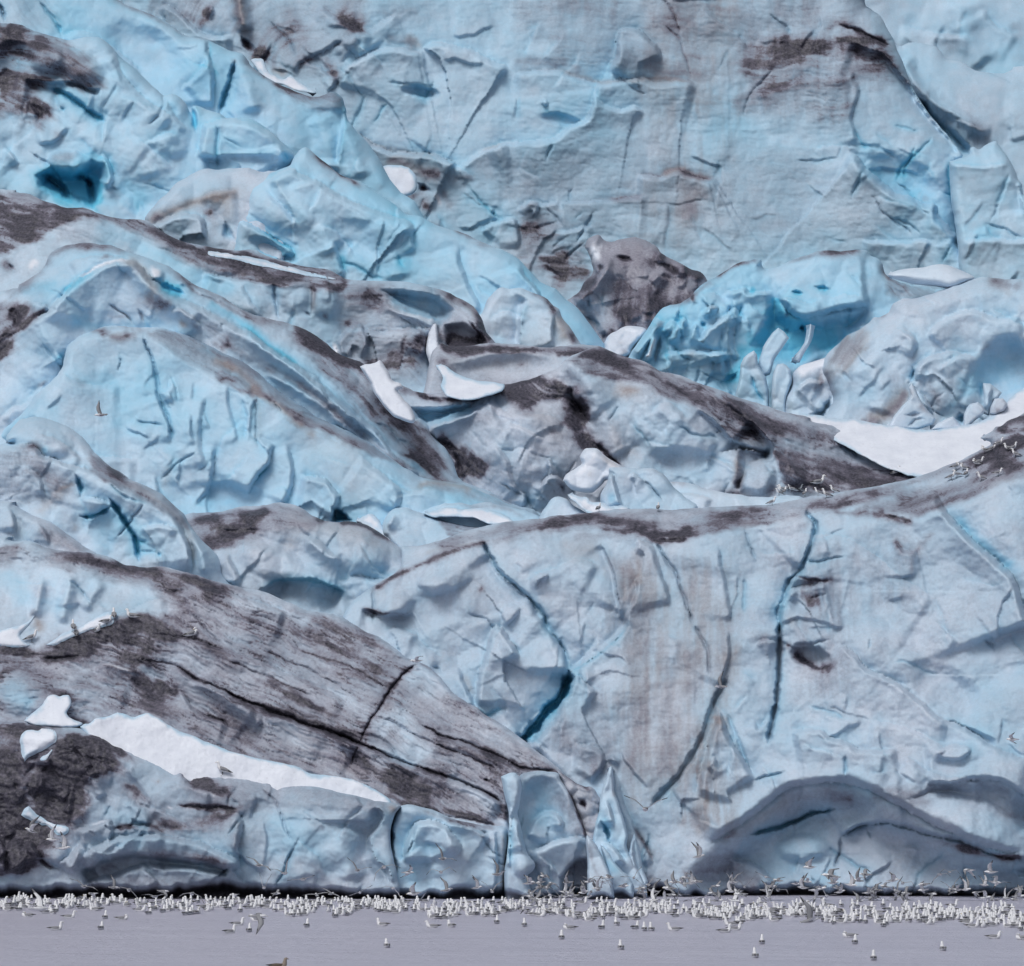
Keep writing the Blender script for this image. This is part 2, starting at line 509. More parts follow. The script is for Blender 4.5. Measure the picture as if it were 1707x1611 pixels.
    Vs = [V]; Fs = [F]; base = nv
    att = np.stack([np.clip(D, 0, 1), np.clip(B, 0, 1), np.clip(N, 0, 1), np.clip(W, 0, 1)], 1)
    As = [att]
    last = bv.copy()
    lastid = np.full(nv, -1, np.int64); lastid[bv] = bv
    for inset, frac in rings:
        g = np.hypot(nxn[bv], nyn[bv]) + 1e-6
        qx = x[bv] + nxn[bv] / g * inset; qy = y[bv] + nyn[bv] / g * inset
        dq = dep[bv] + thick * frac
        Vs.append(np.stack([wx(qx, dq), dq, wz(qy, dq)], 1)); As.append(att[bv])
        newid = np.full(nv, -1, np.int64); newid[bv] = base + np.arange(len(bv))
        Fs.append(np.stack([lastid[brd[:, 1]], lastid[brd[:, 0]], newid[brd[:, 0]], newid[brd[:, 1]]], 1))
        lastid = newid; base += len(bv)
    V = np.concatenate(Vs); F = np.concatenate(Fs); A = np.concatenate(As)
    me = bpy.data.meshes.new(name)
    me.vertices.add(len(V)); me.vertices.foreach_set('co', V.astype(np.float32).ravel())
    me.loops.add(F.size); me.loops.foreach_set('vertex_index', F.astype(np.int32).ravel())
    me.polygons.add(len(F)); me.polygons.foreach_set('loop_start', np.arange(0, F.size, 4, dtype=np.int32))
    me.polygons.foreach_set('use_smooth', np.ones(len(F), bool))
    me.update(calc_edges=True)
    ca = me.color_attributes.new('silt', 'FLOAT_COLOR', 'POINT')
    ca.data.foreach_set('color', np.concatenate([A[:, :3], np.ones((len(A), 1))], 1).astype(np.float32).ravel())
    fa = me.attributes.new('snow', 'FLOAT', 'POINT')
    fa.data.foreach_set('value', A[:, 3].astype(np.float32))
    me.materials.append(mat or ICE)
    o = bpy.data.objects.new(name, me)
    scene.collection.objects.link(o)
    tag(o, label, cat, group, kind)
    G = np.full(X.shape, np.nan); G[used] = dep
    FIELDS[key] = (gx[0], gy[0], step, G)
    return o

def depth_at(key, px, py):
    x0, y0, s, G = FIELDS[key]
    i = int(round((py - y0) / s)); j = int(round((px - x0) / s))
    if 0 <= i < G.shape[0] and 0 <= j < G.shape[1]: return G[i, j]
    return float('nan')

def front_depth(px, py):
    best, bk = None, None
    for k in FIELDS:
        v = depth_at(k, px, py)
        if v == v and (best is None or v < best): best, bk = v, k
    return best, bk

# ------------------------------------------------------------------ the glacier, far to near
# traced points are rows and columns of the photograph; every body has its own distance and bulk
build_body('back', 'glacier', None, None, "-500,-420 2200,-420 2200,1600 -500,1600", 262, 800, tilt=.35, step=14, rim=20, rimd=0,
           thick=4, rough=0, rnd=False, seed=2, kind='structure', blue=.3)

build_body('A', 'ice_wall', 'far pale blue ice wall filling the top right corner behind everything', 'ice wall',
           "1380,-90 2000,-90 2000,540 1380,540", 243, 470, led=[(14, 1400, 0, 1707, 460, 301)], tilt=.4, step=3, rough=0, rnd=False, seed=3, blue=.42, lump=.7,
           feats=[('D', "1583,50 1590,75 1580,95", 14, .35), ('D', "1690,30 1710,110", 14, .25),
                  ('S', "1500,40 1560,55 1620,60", 14, .35), ('S', "1640,10 1660,40 1700,60", 12, .4), ('R', "1600,0 1610,60 1640,110", 22, .5)])

build_body('B', 'ice_wall', 'pale blue ice step with jagged top edge at the upper right, behind the notched tower', 'ice wall',
           "1440,40 1480,55 1497,77 1515,73 1530,72 1555,76 1568,86 1578,98 1603,104 1625,118 1650,121 1675,122 1690,116 1720,110 2000,105 2000,560 1440,560",
           234, 470, led=[(14, 1500, 80, 1707, 460, 302)], tilt=.45, step=2.6, seed=4, blue=.40,
           feats=[('A', "1500,120 1540,150 1590,190 1640,215 1650,235 1610,250 1570,215 1520,170", .30, 18),  # grey dirt and the shaded wedge, both painted as dark weight
                  ('R', "1505,95 1535,150 1600,195 1650,222", 10, .9), ('C', "1530,165 1565,205 1600,240 1618,258", 13, 2.2, .35),
                  ('S', "1585,195 1610,203 1642,218", 8, .35, .3), ('D', "1605,180 1630,205 1645,222", 8, .25),
                  ('S', "1600,415 1640,410 1700,400 1740,405", 14, .6), ('U', "1640,380 1690,385", 22, .3), ('U', "1610,440 1650,470", 25, .3)])

build_body('C', 'ice_wall', 'huge weathered pale ice wall across the top, right of centre, with streaks and cracks', 'ice wall',
           "200,-90 1425,-90 1440,0 1452,15 1468,28 1482,52 1493,75 1505,105 1520,145 1545,185 1570,215 1590,240 1605,258 1600,268 1590,275 1594,320 1598,400 1612,430 1637,455 1645,480 1640,640 600,640 240,400",
           216, 450, led=[(60, 560, 0, 1500, 420, 303, ((-12, 14), (20, 60), (100, 130))), (16, 700, 280, 1000, 460, 304), (14, 420, 0, 640, 130, 305), (20, 1350, 200, 1600, 440, 306)], tilt=.42, rim=34, rimd=1.4, seed=5, blue=.44, dirt=.10, lump=.55, lumpw=120, scal=.34, scalw=60, fac=.34, facw=110, fine=.05, sh=.14,
           hs=.028, flow="500,110 900,70 1300,110 1700,60", feats=[
    ('V', "1080,-60 1260,-60 1240,120 1200,380 1100,400 1060,150", .42, 50, 'N'), ('V', "1230,-60 1460,-60 1500,140 1400,220 1250,180", .3, 50, 'D'), ('V', "900,-60 1080,-60 1040,60 900,80", .2, 40, 'D'),
    # ledges of the upper left lumps
    ('S', "553,82 581,60 606,53 640,35 662,22", 14, .55, .15), ('S', "562,146 572,120 590,103 613,88 640,80 665,79 690,86 707,84", 16, .8, .12),
    ('S', "704,90 708,78 729,68 757,75 785,83 806,95 838,109 850,118", 16, .9), ('S', "852,119 897,118 932,118 950,125 982,135 999,137 1027,133 1066,130 1087,135 1112,137 1136,133 1165,140", 16, .75, .28),
    ('N', "935,120 985,133 1000,137 1090,132 1150,137", 4, .45),
    ('S', "806,252 841,239 897,234 929,225 947,211 975,197 987,165 994,141 1010,127 1024,95 1029,60", 15, .8),
    ('S', "1010,120 1024,92 1031,53 1052,46 1070,53 1087,67 1098,80 1106,100", 12, 1.0), ('B', 1060, 100, 34, 36, 0, .5),
    ('S', "992,144 996,165 1013,176 1035,183 1059,177 1075,190", 12, .5), ('C', "620,210 634,190 650,170", 3, .35, .4),
    ('B', 700, 154, 28, 9, 8, -.8), ('U', "680,151 700,160 724,156", 8, .3), ('S', "904,160 915,172 908,184", 8, .4), ('U', "900,185 950,200", 9, .3), ('B', 935, 200, 30, 9, 10, -.5),
    ('S', "600,105 569,72 541,88 506,105 495,125", 12, .5, .2), ('S', "534,7 562,32 600,49 625,62", 10, .5, .25), ('S', "597,105 576,126 559,144 545,155", 8, .4, .25),
    ('D', "562,25 590,45 604,52", 6, .4), ('D', "535,100 560,125 556,148", 7, .4), ('N', "670,60 690,72 706,84", 7, .5),
    ('D', "560,15 600,40 650,30 700,10", 16, .3), ('D', "640,60 700,78", 8, .3), ('D', "850,100 900,104 950,110 985,128", 10, .35),
    # streaky weathering bands
    ('A', "850,-20 1100,-20 1440,-20 1440,60 1380,110 1200,130 980,110 860,60", .22, 40),
    ('A', "1090,-30 1250,-30 1230,100 1180,180 1100,200 1080,100", .24, 40, 'N'), ('D', "1100,0 1128,60 1150,140 1160,210", 26, .22),
    ('A', "820,250 1000,240 1250,240 1500,330 1480,380 1200,420 900,380 800,300", .16, 60), ('A', "1230,60 1470,60 1500,120 1400,190 1240,180", .34, 35),
    ('C', "1107,42 1132,67 1142,95 1151,128", 3, .35, .1, .35), ('C', "1093,-5 1110,5 1125,28 1133,60", 3, .35, .1, .3),
    # the scar near the top
    ('C', "1400,42 1423,49 1458,63 1485,77", 5, .9, .0, .75), ('D', "1370,66 1385,48 1402,40 1440,55 1483,76", 6, .6), ('D', "1375,62 1400,63 1450,72", 5, .55),
    ('D', "1300,70 1350,75 1420,62", 16, .3), ('S', "1416,69 1458,84 1487,105 1504,123 1522,151 1532,172 1557,200 1581,228 1606,258", 12, -.9), ('D', "1450,80 1487,103 1503,120 1520,150", 6, .4),
    ('D', "1260,150 1330,140 1410,130 1470,100", 14, .28), ('S', "1255,155 1310,140 1345,128 1420,128", 10, .45, .15), ('D', "1420,95 1450,92", 8, .35),
    ('S', "1428,120 1423,132 1434,151 1427,175 1420,193 1425,215 1432,240", 9, .4, .12), ('C', "1430,243 1458,246 1480,256 1494,266", 6, .5, .2, .12),
    ('C', "1553,228 1545,240 1532,253 1511,274 1505,301", 3.2, .5, .45, .1), ('C', "1584,262 1581,299 1586,340", 3, .5, .6),
    # lower sheet lapping over the wall
    ('S', "1412,252 1430,262 1444,281 1466,299 1490,320 1515,327 1543,339 1560,341 1567,365 1585,380 1596,390 1597,408 1617,429 1636,455 1640,475", 20, 1.9),
    ('B', 1505, 296, 55, 30, 25, -.9), ('U', "1440,285 1500,300 1540,330", 20, .25), ('D', "1460,282 1500,283", 8, .22), ('D', "1535,330 1550,334", 5, .3),
    ('S', "1434,401 1494,401 1543,400 1557,409", 10, .45, .12), ('S', "1557,410 1575,402 1592,392", 8, .4, .2), ('N', "1560,385 1590,392", 9, .3),
    # brown scar in the middle
    ('S', "1063,288 1098,292 1108,288 1122,283 1140,288 1160,295 1180,300 1192,294", 15, .9, .5), ('N', "1098,291 1128,283 1160,296 1188,297", 6, .9), ('D', "1130,284 1165,297 1188,298", 4, .5),
    ('N', "1165,310 1160,345", 22, .35), ('D', "1150,300 1150,350 1130,370", 20, .22), ('A', "1040,300 1180,300 1150,420 1060,440", .18, 40, 'N'),
    ('S', "930,334 978,335 1017,334 1052,327 1080,327", 10, .4, .25), ('D', "1010,337 1075,327", 6, .3),
    ('S', "753,287 778,267 803,251 827,243 850,240", 12, .5), ('N', "800,252 840,241", 4, .4),
    ('S', "859,353 876,337 894,337 911,341 933,330", 8, .5, .1), ('S', "826,345 822,356 830,360", 6, .4), ('S', "868,348 885,336 899,344 893,360 880,362", 7, .5),
    ('S', "800,392 812,375 827,369 855,362 866,387 869,415", 10, .55), ('S', "925,392 950,383 975,376 990,375", 8, .35), ('C', "955,368 965,360 972,353", 3, .3, .3),
    ('A', "880,340 940,420 990,470 940,480 870,430", .3, 40), ('D', "860,370 880,400 890,430", 14, .3), ('A', "900,430 980,400 985,470 930,480", .4, 25),
    # pink lump, its pit and rubble
    ('S', "595,222 612,235 630,243 652,253 672,253 708,255 732,262 757,267 765,275", 14, 1.4, .25), ('N', "640,270 668,272 700,285 740,290", 12, .6), ('N', "600,232 640,246 700,256 728,265", 5, .35),
    ('D', "690,280 720,290 745,285", 8, .6), ('D', "640,274 660,268 690,275", 4, .5),
    ('C', "697,308 706,314 716,318", 11, 1.8, -.2, 1.0), ('C', "652,324 658,330", 6, .9, .3, .8), ('D', "700,330 715,345 728,350", 9, .7), ('D', "745,305 770,297 795,300", 8, .5), ('D', "665,338 690,325 700,322", 5, .6),
    ('D', "735,310 745,335 760,348", 7, .45), ('W', "725,320 735,345", 6, .8), ('D', "770,305 782,312", 6, .4), ('D', "705,340 715,350 718,360", 8, .45),
    ('A', "620,-90 250,-90 250,20 390,60 420,100 500,130 560,120 600,60", .22, 20),
    # dark corner behind the upper left ridge
    ('N', "392,-30 400,10 405,45 418,60", 14, .9), ('D', "388,-20 396,20 402,50", 7, .5), ('R', "392,-30 400,10 410,55", 12, 1.0), ('C', "402,62 412,76 424,84", 12, 2.0, -.2, 1.0), ('D', "425,75 440,95 455,108", 14, .7), ('D', "320,-10 345,15 350,30", 16, .55),
    ('D', "440,40 470,60 480,90", 18, .35), ('N', "450,112 470,122 485,122", 8, .7), ('S', "262,14 278,7 299,21 327,49 348,58 390,60", 10, .9, .2), ('D', "300,15 335,45", 8, .5),
    ('S', "340,30 352,8 362,25", 8, .6), ('D', "333,8 345,28 338,35", 6, .5), ('D', "470,10 500,60 520,110", 14, .25)])

build_body('SN2', 'snow_patch', 'small white snow scraps on the dark ledge behind the upper left ridge', 'snow patch',
           "419,101 428,97 438,101 448,122 471,133 484,127 500,138 526,157 500,154 470,142 445,133 430,118", 211, 140, tilt=1.4, rim=6, rimd=.35, thick=2,
           lump=.1, scal=.05, fac=.1, seed=88, rough=1.5, mat=SNOW)
build_body('SN1', 'snow_patch', 'white snow heap beside the small black pit, upper centre', 'snow patch',
           "632,280 645,275 670,276 685,283 694,296 697,312 690,324 676,328 660,331 650,325 653,312 640,300", 211, 320, tilt=1.0, rim=12, rimd=.7, thick=2.5,
           lump=.2, scal=.12, fac=.2, facw=22, seed=89, rough=1.5, mat=SNOW)

build_body('D', 'ice_tower', 'notched pale blue ice tower standing at the right edge', 'ice tower',
           "1583,268 1600,264 1616,259 1617,248 1622,246 1632,250 1645,240 1660,236 1672,250 1685,270 1697,297 1705,308 1730,330 1960,345 1960,560 1600,560 1600,470 1597,430 1593,380 1586,335",
           214, 430, led=[(8, 1600, 280, 1707, 460, 307)], tilt=.3, rim=16, rimd=1.2, seed=6, blue=.44, dirt=.02, lump=.35, scal=.14, scalw=70, fac=.2,
           feats=[('T', "1570,274 1600,272 1640,277 1690,272 1740,300", 1.4, 5), ('S', "1583,275 1600,272 1640,277 1680,273", 5, .3), ('S', "1697,300 1703,330 1707,360", 8, -.4),
                  ('S', "1600,400 1650,395 1690,400 1720,395", 10, .5), ('U', "1620,385 1660,390", 16, .25)])

build_body('G', 'dirt_mound', 'grey brown rubble-covered ice mound below the middle of the big wall', 'dirt mound',
           "905,545 930,510 950,497 965,487 975,470 989,457 985,432 976,412 983,399 997,393 1008,403 1018,404 1030,399 1050,397 1075,400 1092,410 1105,425 1130,435 1155,450 1170,458 1190,480 1240,500 1240,640 905,640",
           199, 560, led=[(40, 930, 410, 1190, 560, 327, ((60, 120), (20, 60)), (15, 50), (.3, .9))], tilt=.8, rim=16, rimd=1.4, seed=7, blue=.06, dirt=.52, brown=.16, lump=.7, lumpw=40, scal=.4, scalw=26, fac=.5, facw=38, fine=.11, sh=.3, rough=4,
           flow="1050,400 1040,470 1020,560 1000,640", feats=[
    ('C', "1026,430 1040,432 1055,436", 9, 1.5, -.1, 1.0), ('C', "1104,440 1120,450 1134,458", 11, 1.6, -.1, 1.0), ('D', "1075,435 1100,440", 9, .6), ('D', "1135,445 1160,455 1180,470", 9, .55),
    ('C', "1003,442 1001,452", 5, .9, 0, .9), ('W', "990,402 994,420 1002,440", 11, .7), ('D', "1017,529 1040,521 1062,517", 10, .6), ('D', "1010,545 1020,560 1018,570", 12, .6), ('D', "1075,500 1110,510 1140,500", 22, .35),
    ('D', "925,478 960,482 1000,468", 8, .65), ('S', "957,500 985,478 1000,455 1013,436", 12, .9, .3), ('D', "940,488 975,495 990,482", 6, .6), ('R', "960,505 990,482 1008,455 1015,430", 9, 1.0),
    ('A', "1020,470 1180,480 1160,540 1080,580 1030,560", .25, 30), ('G', "985,500 1000,520 1010,545", 18, .6), ('A', "1030,400 1180,460 1150,500 1040,480", .25, 25, 'N'), ('D', "1095,425 1110,435", 8, .5),
    ('S', "1130,436 1155,446 1165,456 1178,462", 8, .6, .3)])
build_body('G2', 'snow_patch', 'whitish snow-topped lump at the foot of the grey brown mound', 'snow patch',
           "1006,572 1014,560 1026,553 1037,546 1050,543 1066,545 1078,552 1070,565 1056,580 1050,592 1030,600 1010,590", 194.5, 590, tilt=.8, rim=10, rimd=.8, thick=2.5,
           lump=.2, scal=.2, scalw=18, fac=.3, facw=20, seed=17, rough=2, snow=.55, dirt=.12, blue=.1, feats=[('W', "1035,548 1070,552", 9, 1), ('N', "1025,570 1045,575", 7, .5), ('D', "1030,585 1050,588", 5, .6)])

build_body('E1', 'ice_ridge', 'tall sky blue ice ridge with a narrow vertical cleft, upper left', 'ice ridge',
           "-270,-90 150,-90 190,-12 211,8 240,20 260,28 285,42 306,58 325,62 348,66 380,84 401,88 412,98 422,112 453,134 482,148 505,157 524,162 545,156 559,154 570,163 577,180 578,195 590,215 612,238 630,262 645,290 668,320 700,350 700,430 380,430 -270,300",
           206.5, 330, led=[(22, 60, 0, 640, 300, 308)], tilt=.42, rim=18, rimd=1.3, seed=8, blue=.56, dirt=.03, lump=.55, scal=.2, scalw=70, fac=.3, facw=80,
           flow="150,-60 300,50 420,110 560,160", feats=[
    ('C', "392,105 388,125 380,150 372,172 366,188", 9, 1.5, .35, .1), ('S', "346,60 350,95 356,130 358,180", 11, .8), ('S', "300,150 318,132 338,112 348,98", 9, .7), ('S', "346,64 350,80 346,100 335,118", 7, -.4),
    ('C', "64,2 76,16 88,26 98,44 101,58", 5, .7, .35, .2), ('C', "-2,0 4,20 8,38", 6, .9, .3, .4), ('R', "395,112 410,140 425,190", 16, .5),
    ('D', "190,-8 211,8 260,29 306,58 348,67", 5, .5), ('D', "401,90 422,112 453,134 482,148 524,162", 6, .5), ('A', "440,128 490,150 560,155 570,175 540,185 490,170", .38, 14), ('D', "395,100 388,108", 6, .5),
    ('S', "575,178 573,215 568,250 566,278", 10, -.6), ('R', "530,190 550,240 552,290", 20, .5), ('R', "575,200 590,250 600,300", 16, .5), ('B', 240, 90, 60, 40, 30, -.5), ('B', 470, 220, 40, 50, 0, .4),
    ('S', "100,60 140,50 190,80 240,120", 16, .5), ('A', "-60,-40 60,-40 100,30 60,60 -60,60", .2, 30)])

build_body('E2', 'ice_ridge', 'blocky pale blue ice ridge with dirty dark left end and a deep blue cave', 'ice ridge',
           "-270,46 0,40 18,38 32,40 45,46 60,53 95,63 115,67 140,62 165,62 178,70 188,80 200,95 225,115 250,140 262,152 272,160 285,157 298,162 310,175 319,190 322,177 345,183 368,190 378,197 400,196 430,205 455,222 475,240 490,258 484,275 470,300 470,430 -270,430",
           201, 350, led=[(34, 0, 60, 480, 340, 309)], tilt=.42, rim=16, rimd=1.3, seed=9, blue=.50, dirt=.0, lump=.6, lumpw=70, scal=.3, scalw=45, fac=.35, facw=60,
           flow="-60,100 60,110 160,170 300,260", feats=[
    ('A', "-270,40 0,38 60,52 112,64 150,100 172,142 140,150 95,132 60,150 90,200 70,215 30,190 -270,240", .62, 22), ('A', "60,60 150,70 172,120 160,148 110,138", .2, 20, 'N'),
    ('D', "8,45 25,52 42,60", 15, .9), ('C', "8,52 28,56 40,66", 12, .9, 0, .8), ('D', "0,150 15,152", 14, .8), ('C', "2,128 10,120 22,122", 7, .8, .3, .4), ('D', "48,165 65,185 70,208", 20, .75), ('C', "50,172 66,188 62,208", 8, .8, 0, .5),
    ('D', "55,85 70,70 90,75", 10, .4), ('B', 75, 95, 30, 24, 30, .9), ('B', 22, 95, 26, 24, 0, -.8), ('S', "40,132 90,137 123,135 150,144 172,148", 10, -1.0, .2), ('B', 130, 110, 40, 22, 25, .8),
    ('C', "86,146 116,162 148,186 174,204", 8, 1.3, .75, .2), ('S', "100,134 116,138 150,150 168,160", 8, .6), ('C', "102,178 106,188", 4, .5, .5, .3), ('D', "85,215 100,228 110,240", 8, .4), ('D', "95,150 85,160", 6, .5),
    ('A', "50,285 80,272 110,278 150,250 182,258 190,290 172,330 158,350 120,352 90,335 60,318", .30, 16, 'B'), ('H', "55,290 85,276 120,286 150,262 180,272 184,300 168,330 156,350 120,345 90,330 60,315", 1.6, 20),
    ('C', "68,290 85,302 104,314 112,330 122,332", 9, 1.5, .9, .05), ('C', "146,292 150,310 156,330 155,348", 9, 1.5, .9, .05), ('C', "122,294 140,298 158,312", 7, 1.2, .8), ('B', 110, 268, 26, 16, 0, .9), ('B', 138, 276, 16, 14, 0, .7), ('D', "80,272 100,262 130,258", 8, .3),
    ('S', "0,248 18,252 35,272", 8, .6), ('S', "120,210 95,235 60,245", 10, .4), ('D', "40,190 30,240 55,260", 10, .25), ('S', "170,255 186,275 190,300 182,320", 12, .7),
    ('S', "325,262 333,235 337,211 345,205 372,197 400,200 436,212 467,230 490,258", 16, 1.1), ('C', "321,178 324,200 326,222", 6, .8, .5), ('S', "275,165 290,190 315,215", 12, .4),
    ('S', "471,238 474,255 482,276", 8, .7), ('U', "470,250 480,278", 8, .35), ('S', "335,262 390,258 440,258 468,262", 14, -.5), ('D', "350,268 400,262 450,275", 8, .18),  # dark stroke paints the level shading below the lobes
    ('S', "190,85 210,130 250,170 290,200", 22, .6), ('R', "240,160 230,220 250,300", 26, .4), ('U', "200,300 245,350", 30, .25), ('B', 285, 240, 26, 20, 20, .5), ('S', "240,240 270,225 300,222", 10, .4)])

build_body('E3', 'ice_block', 'greyish pink ice lump with brown seam tucked between the two blue ridges', 'ice block',
           "240,372 246,358 258,342 275,325 290,307 310,297 330,285 345,282 365,284 390,280 415,281 432,286 455,285 475,300 475,440 380,440 330,430 240,400",
           197, 380, tilt=.6, rim=14, rimd=1.3, seed=10, blue=.2, dirt=.14, lump=.4, scal=.22, scalw=30, fac=.35, facw=36,
           flow="240,370 300,345 400,320", feats=[('N', "243,368 262,362 290,350 330,335 370,326 404,318", 9, .8), ('D', "245,366 275,361", 7, .6), ('D', "330,350 350,352 345,365", 6, .5),
    ('S', "250,385 262,372 285,360 312,354 335,362 344,380 346,402", 14, 1.2), ('D', "352,345 356,375 350,402", 12, .45), ('N', "345,335 380,345 370,370", 12, .4), ('C', "376,370 380,390 392,402", 9, .8, .35), ('S', "330,330 360,318 400,315", 10, .5, .2), ('U', "270,378 300,380 320,390", 16, .15)])

build_body('E4', 'ice_ridge', 'long smooth sky blue ice ridge sloping down to the right across the centre', 'ice ridge',
           "393,372 396,358 407,345 411,325 416,309 436,299 457,285 481,278 488,268 494,258 503,248 510,246 517,250 530,262 548,275 565,290 590,300 612,310 640,330 665,345 676,357 700,362 735,378 760,386 790,397 815,408 845,420 870,438 880,450 900,470 925,483 945,500 965,515 985,545 1005,570 1020,595 1010,660 780,660 560,540 395,460",
           195.5, 480, led=[(26, 400, 270, 980, 560, 310)], tilt=.5, rim=18, rimd=1.3, seed=12, blue=.56, dirt=.02, lump=.5, lumpw=90, scal=.2, scalw=70, fac=.25, facw=80,
           flow="500,250 700,370 870,440 1010,590", feats=[
    ('S', "440,305 460,290 481,281 500,287 527,299 562,322 595,339 630,351 660,362 685,372 694,390", 16, 1.0), ('T', "481,281 527,299 562,322 630,351 700,372 760,400 830,430 880,470 920,520 960,580", .9, 8),
    ('D', "518,253 535,268 559,281 580,298 602,314", 5, .8), ('D', "560,284 590,304", 7, .5), ('D', "755,376 778,385 800,395 827,404 868,424", 7, .75), ('D', "790,402 825,412", 8, .5),
    ('S', "393,366 408,370 436,383 467,404 486,416 489,432", 10, .9), ('C', "436,384 467,404 487,417", 3, .4, .5, .1), ('U', "430,408 460,420 500,430", 12, .35), ('B', 452, 415, 38, 12, 25, -.6),
    ('S', "556,400 562,415 568,440 578,462", 10, .6), ('U', "562,420 575,458", 8, .3), ('C', "664,420 670,440 676,446", 5, .4, .35), ('S', "694,378 690,400 697,420", 9, .5), ('U', "560,430 640,445 700,440", 16, .15),
    ('S', "764,410 772,450 790,490 806,520", 14, .5), ('S', "866,436 876,460 896,484 915,520", 10, .8), ('R', "500,300 520,360 560,420", 24, .5), ('R', "620,370 650,420 660,470", 22, .4), ('B', 470, 350, 50, 30, 25, .6), ('B', 600, 400, 50, 30, 10, -.4), ('S', "440,315 470,340 500,380", 14, .3)])
build_body('E5', 'ice_block', 'white ice block with a brown right edge at the lower end of the blue ridge', 'ice block',
           "795,530 806,517 812,500 822,488 832,480 850,481 868,479 880,484 905,495 922,508 932,515 938,528 950,545 962,565 980,600 960,640 800,640",
           191, 560, tilt=.45, rim=13, rimd=1.2, seed=13, blue=.2, dirt=.05, lump=.4, scal=.15, fac=.3, facw=40, flow="880,480 930,530 960,590",
           feats=[('S', "884,500 872,520 868,550 862,580", 12, -.7), ('D', "883,482 905,494 920,508 930,520", 6, .7), ('N', "928,520 938,545 945,575", 13, .7), ('D', "950,548 958,570 962,580", 8, .7), ('D', "915,510 930,528", 7, .6), ('U', "815,560 850,570", 12, .3), ('S', "812,530 845,520 880,535", 12, .3), ('S', "926,520 922,550 928,580", 7, .6)])

build_body('H', 'ice_cliff', 'bright turquoise ice cliff with a blue cave and fluted pillars, right of centre', 'ice cliff',
           "1020,640 1036,612 1050,592 1062,570 1078,552 1095,522 1110,510 1135,505 1150,495 1162,480 1180,468 1190,463 1215,448 1235,438 1250,435 1268,433 1272,447 1290,447 1310,438 1335,428 1350,425 1370,418 1400,419 1440,416 1450,425 1465,433 1472,450 1480,462 1497,470 1515,474 1530,478 1560,482 1640,500 1640,740 1020,740",
           192, 680, led=[(34, 1060, 440, 1500, 690, 311, ((60, 120), (20, 60)), (20, 60), (.15, .4))], tilt=.5, rim=13, rimd=1.2, seed=14, blue=.56, dirt=.02, lump=.4, lumpw=60, scal=.22, scalw=34, fac=.4, facw=44,
           flow="1100,510 1270,436 1440,418 1560,485", feats=[
    ('D', "1190,463 1215,448 1250,436 1270,434", 4.5, .8), ('D', "1310,439 1345,427 1370,420", 4, .5), ('D', "1358,419 1400,421 1442,419", 8, .85), ('D', "1465,434 1474,455 1490,467", 5, .6), ('A', "1475,455 1500,470 1560,482 1560,505 1500,500 1478,490", .45, 12), ('D', "1110,512 1150,498 1190,466", 5, .45), ('N', "1470,445 1480,470", 6, .5),
    # cave; blue of light through the ice put into the colour
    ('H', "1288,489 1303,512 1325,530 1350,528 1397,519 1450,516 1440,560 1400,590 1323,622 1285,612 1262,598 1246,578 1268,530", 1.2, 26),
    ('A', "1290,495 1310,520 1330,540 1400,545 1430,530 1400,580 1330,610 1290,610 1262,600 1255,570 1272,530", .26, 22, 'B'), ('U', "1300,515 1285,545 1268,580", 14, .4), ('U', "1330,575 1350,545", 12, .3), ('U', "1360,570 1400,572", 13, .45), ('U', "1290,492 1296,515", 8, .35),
    ('S', "1450,512 1397,517 1352,530 1325,528 1305,507 1290,490", 16, 1.3), ('S', "1290,493 1320,498 1345,505 1370,500", 9, .6), ('C', "1356,476 1368,479 1388,480", 5, 1.3, .8), ('C', "1316,485 1328,489 1340,489", 3, 1.0, .7), ('C', "1333,548 1343,545", 7, 1.0, .7, .1), ('C', "1305,549 1318,555", 5, .8, .6, .1), ('S', "1378,500 1400,492 1440,495", 12, .4), ('S', "1400,545 1440,540 1470,545", 16, .4), ('D', "1308,520 1312,530", 5, .5),
    # stepped flutes on the left
    ('S', "1206,487 1223,483 1241,478 1248,487 1266,484 1288,484", 10, 1.2), ('U', "1248,480 1262,488", 7, .4), ('S', "1159,572 1175,552 1189,539 1206,526 1223,514 1232,520 1240,540", 10, 1.1), ('S', "1169,528 1181,509 1196,511 1190,528", 8, 1.0), ('D', "1180,510 1194,512", 4, .5), ('C', "1168,545 1178,540", 6, .6, .4), ('U', "1170,535 1200,520", 10, .3),
    ('S', "1124,562 1129,538 1140,530 1148,545", 8, .9), ('S', "1100,556 1112,540 1122,534 1132,548 1134,575", 9, 1.0), ('S', "1144,575 1150,552 1160,540 1170,545", 8, .8), ('S', "1162,500 1170,492 1190,488 1204,498", 8, .6), ('S', "1220,500 1215,520 1225,540", 9, .6), ('S', "1152,512 1146,500 1160,492", 6, .6), ('D', "1150,500 1160,495", 5, .5),
    ('S', "1094,596 1117,586 1154,584 1206,585 1216,600", 10, .9), ('S', "1175,600 1180,590 1205,590 1208,630", 10, .6), ('S', "1118,600 1122,630 1135,650", 10, .4), ('N', "1145,600 1160,580", 8, .3),
    ('R', "1052,594 1070,578 1090,552 1104,536", 9, 1.2), ('R', "1096,556 1082,590 1072,606", 5, 1.1), ('W', "1098,558 1088,582 1074,606", 4, .9), ('C', "1103,560 1094,590 1090,610", 6, 1.0, .1, .5), ('D', "1088,556 1110,532", 5, .45), ('C', "1085,565 1070,592", 4, .6, .2, .2),
    ('S', "1236,500 1226,560 1232,600", 22, .6), ('U', "1215,640 1235,600 1240,570", 16, .35), ('C', "1200,640 1216,634 1230,620", 8, .8, .35), ('S', "1208,640 1215,650 1222,665", 6, .5), ('U', "1240,560 1260,560", 14, .3)])
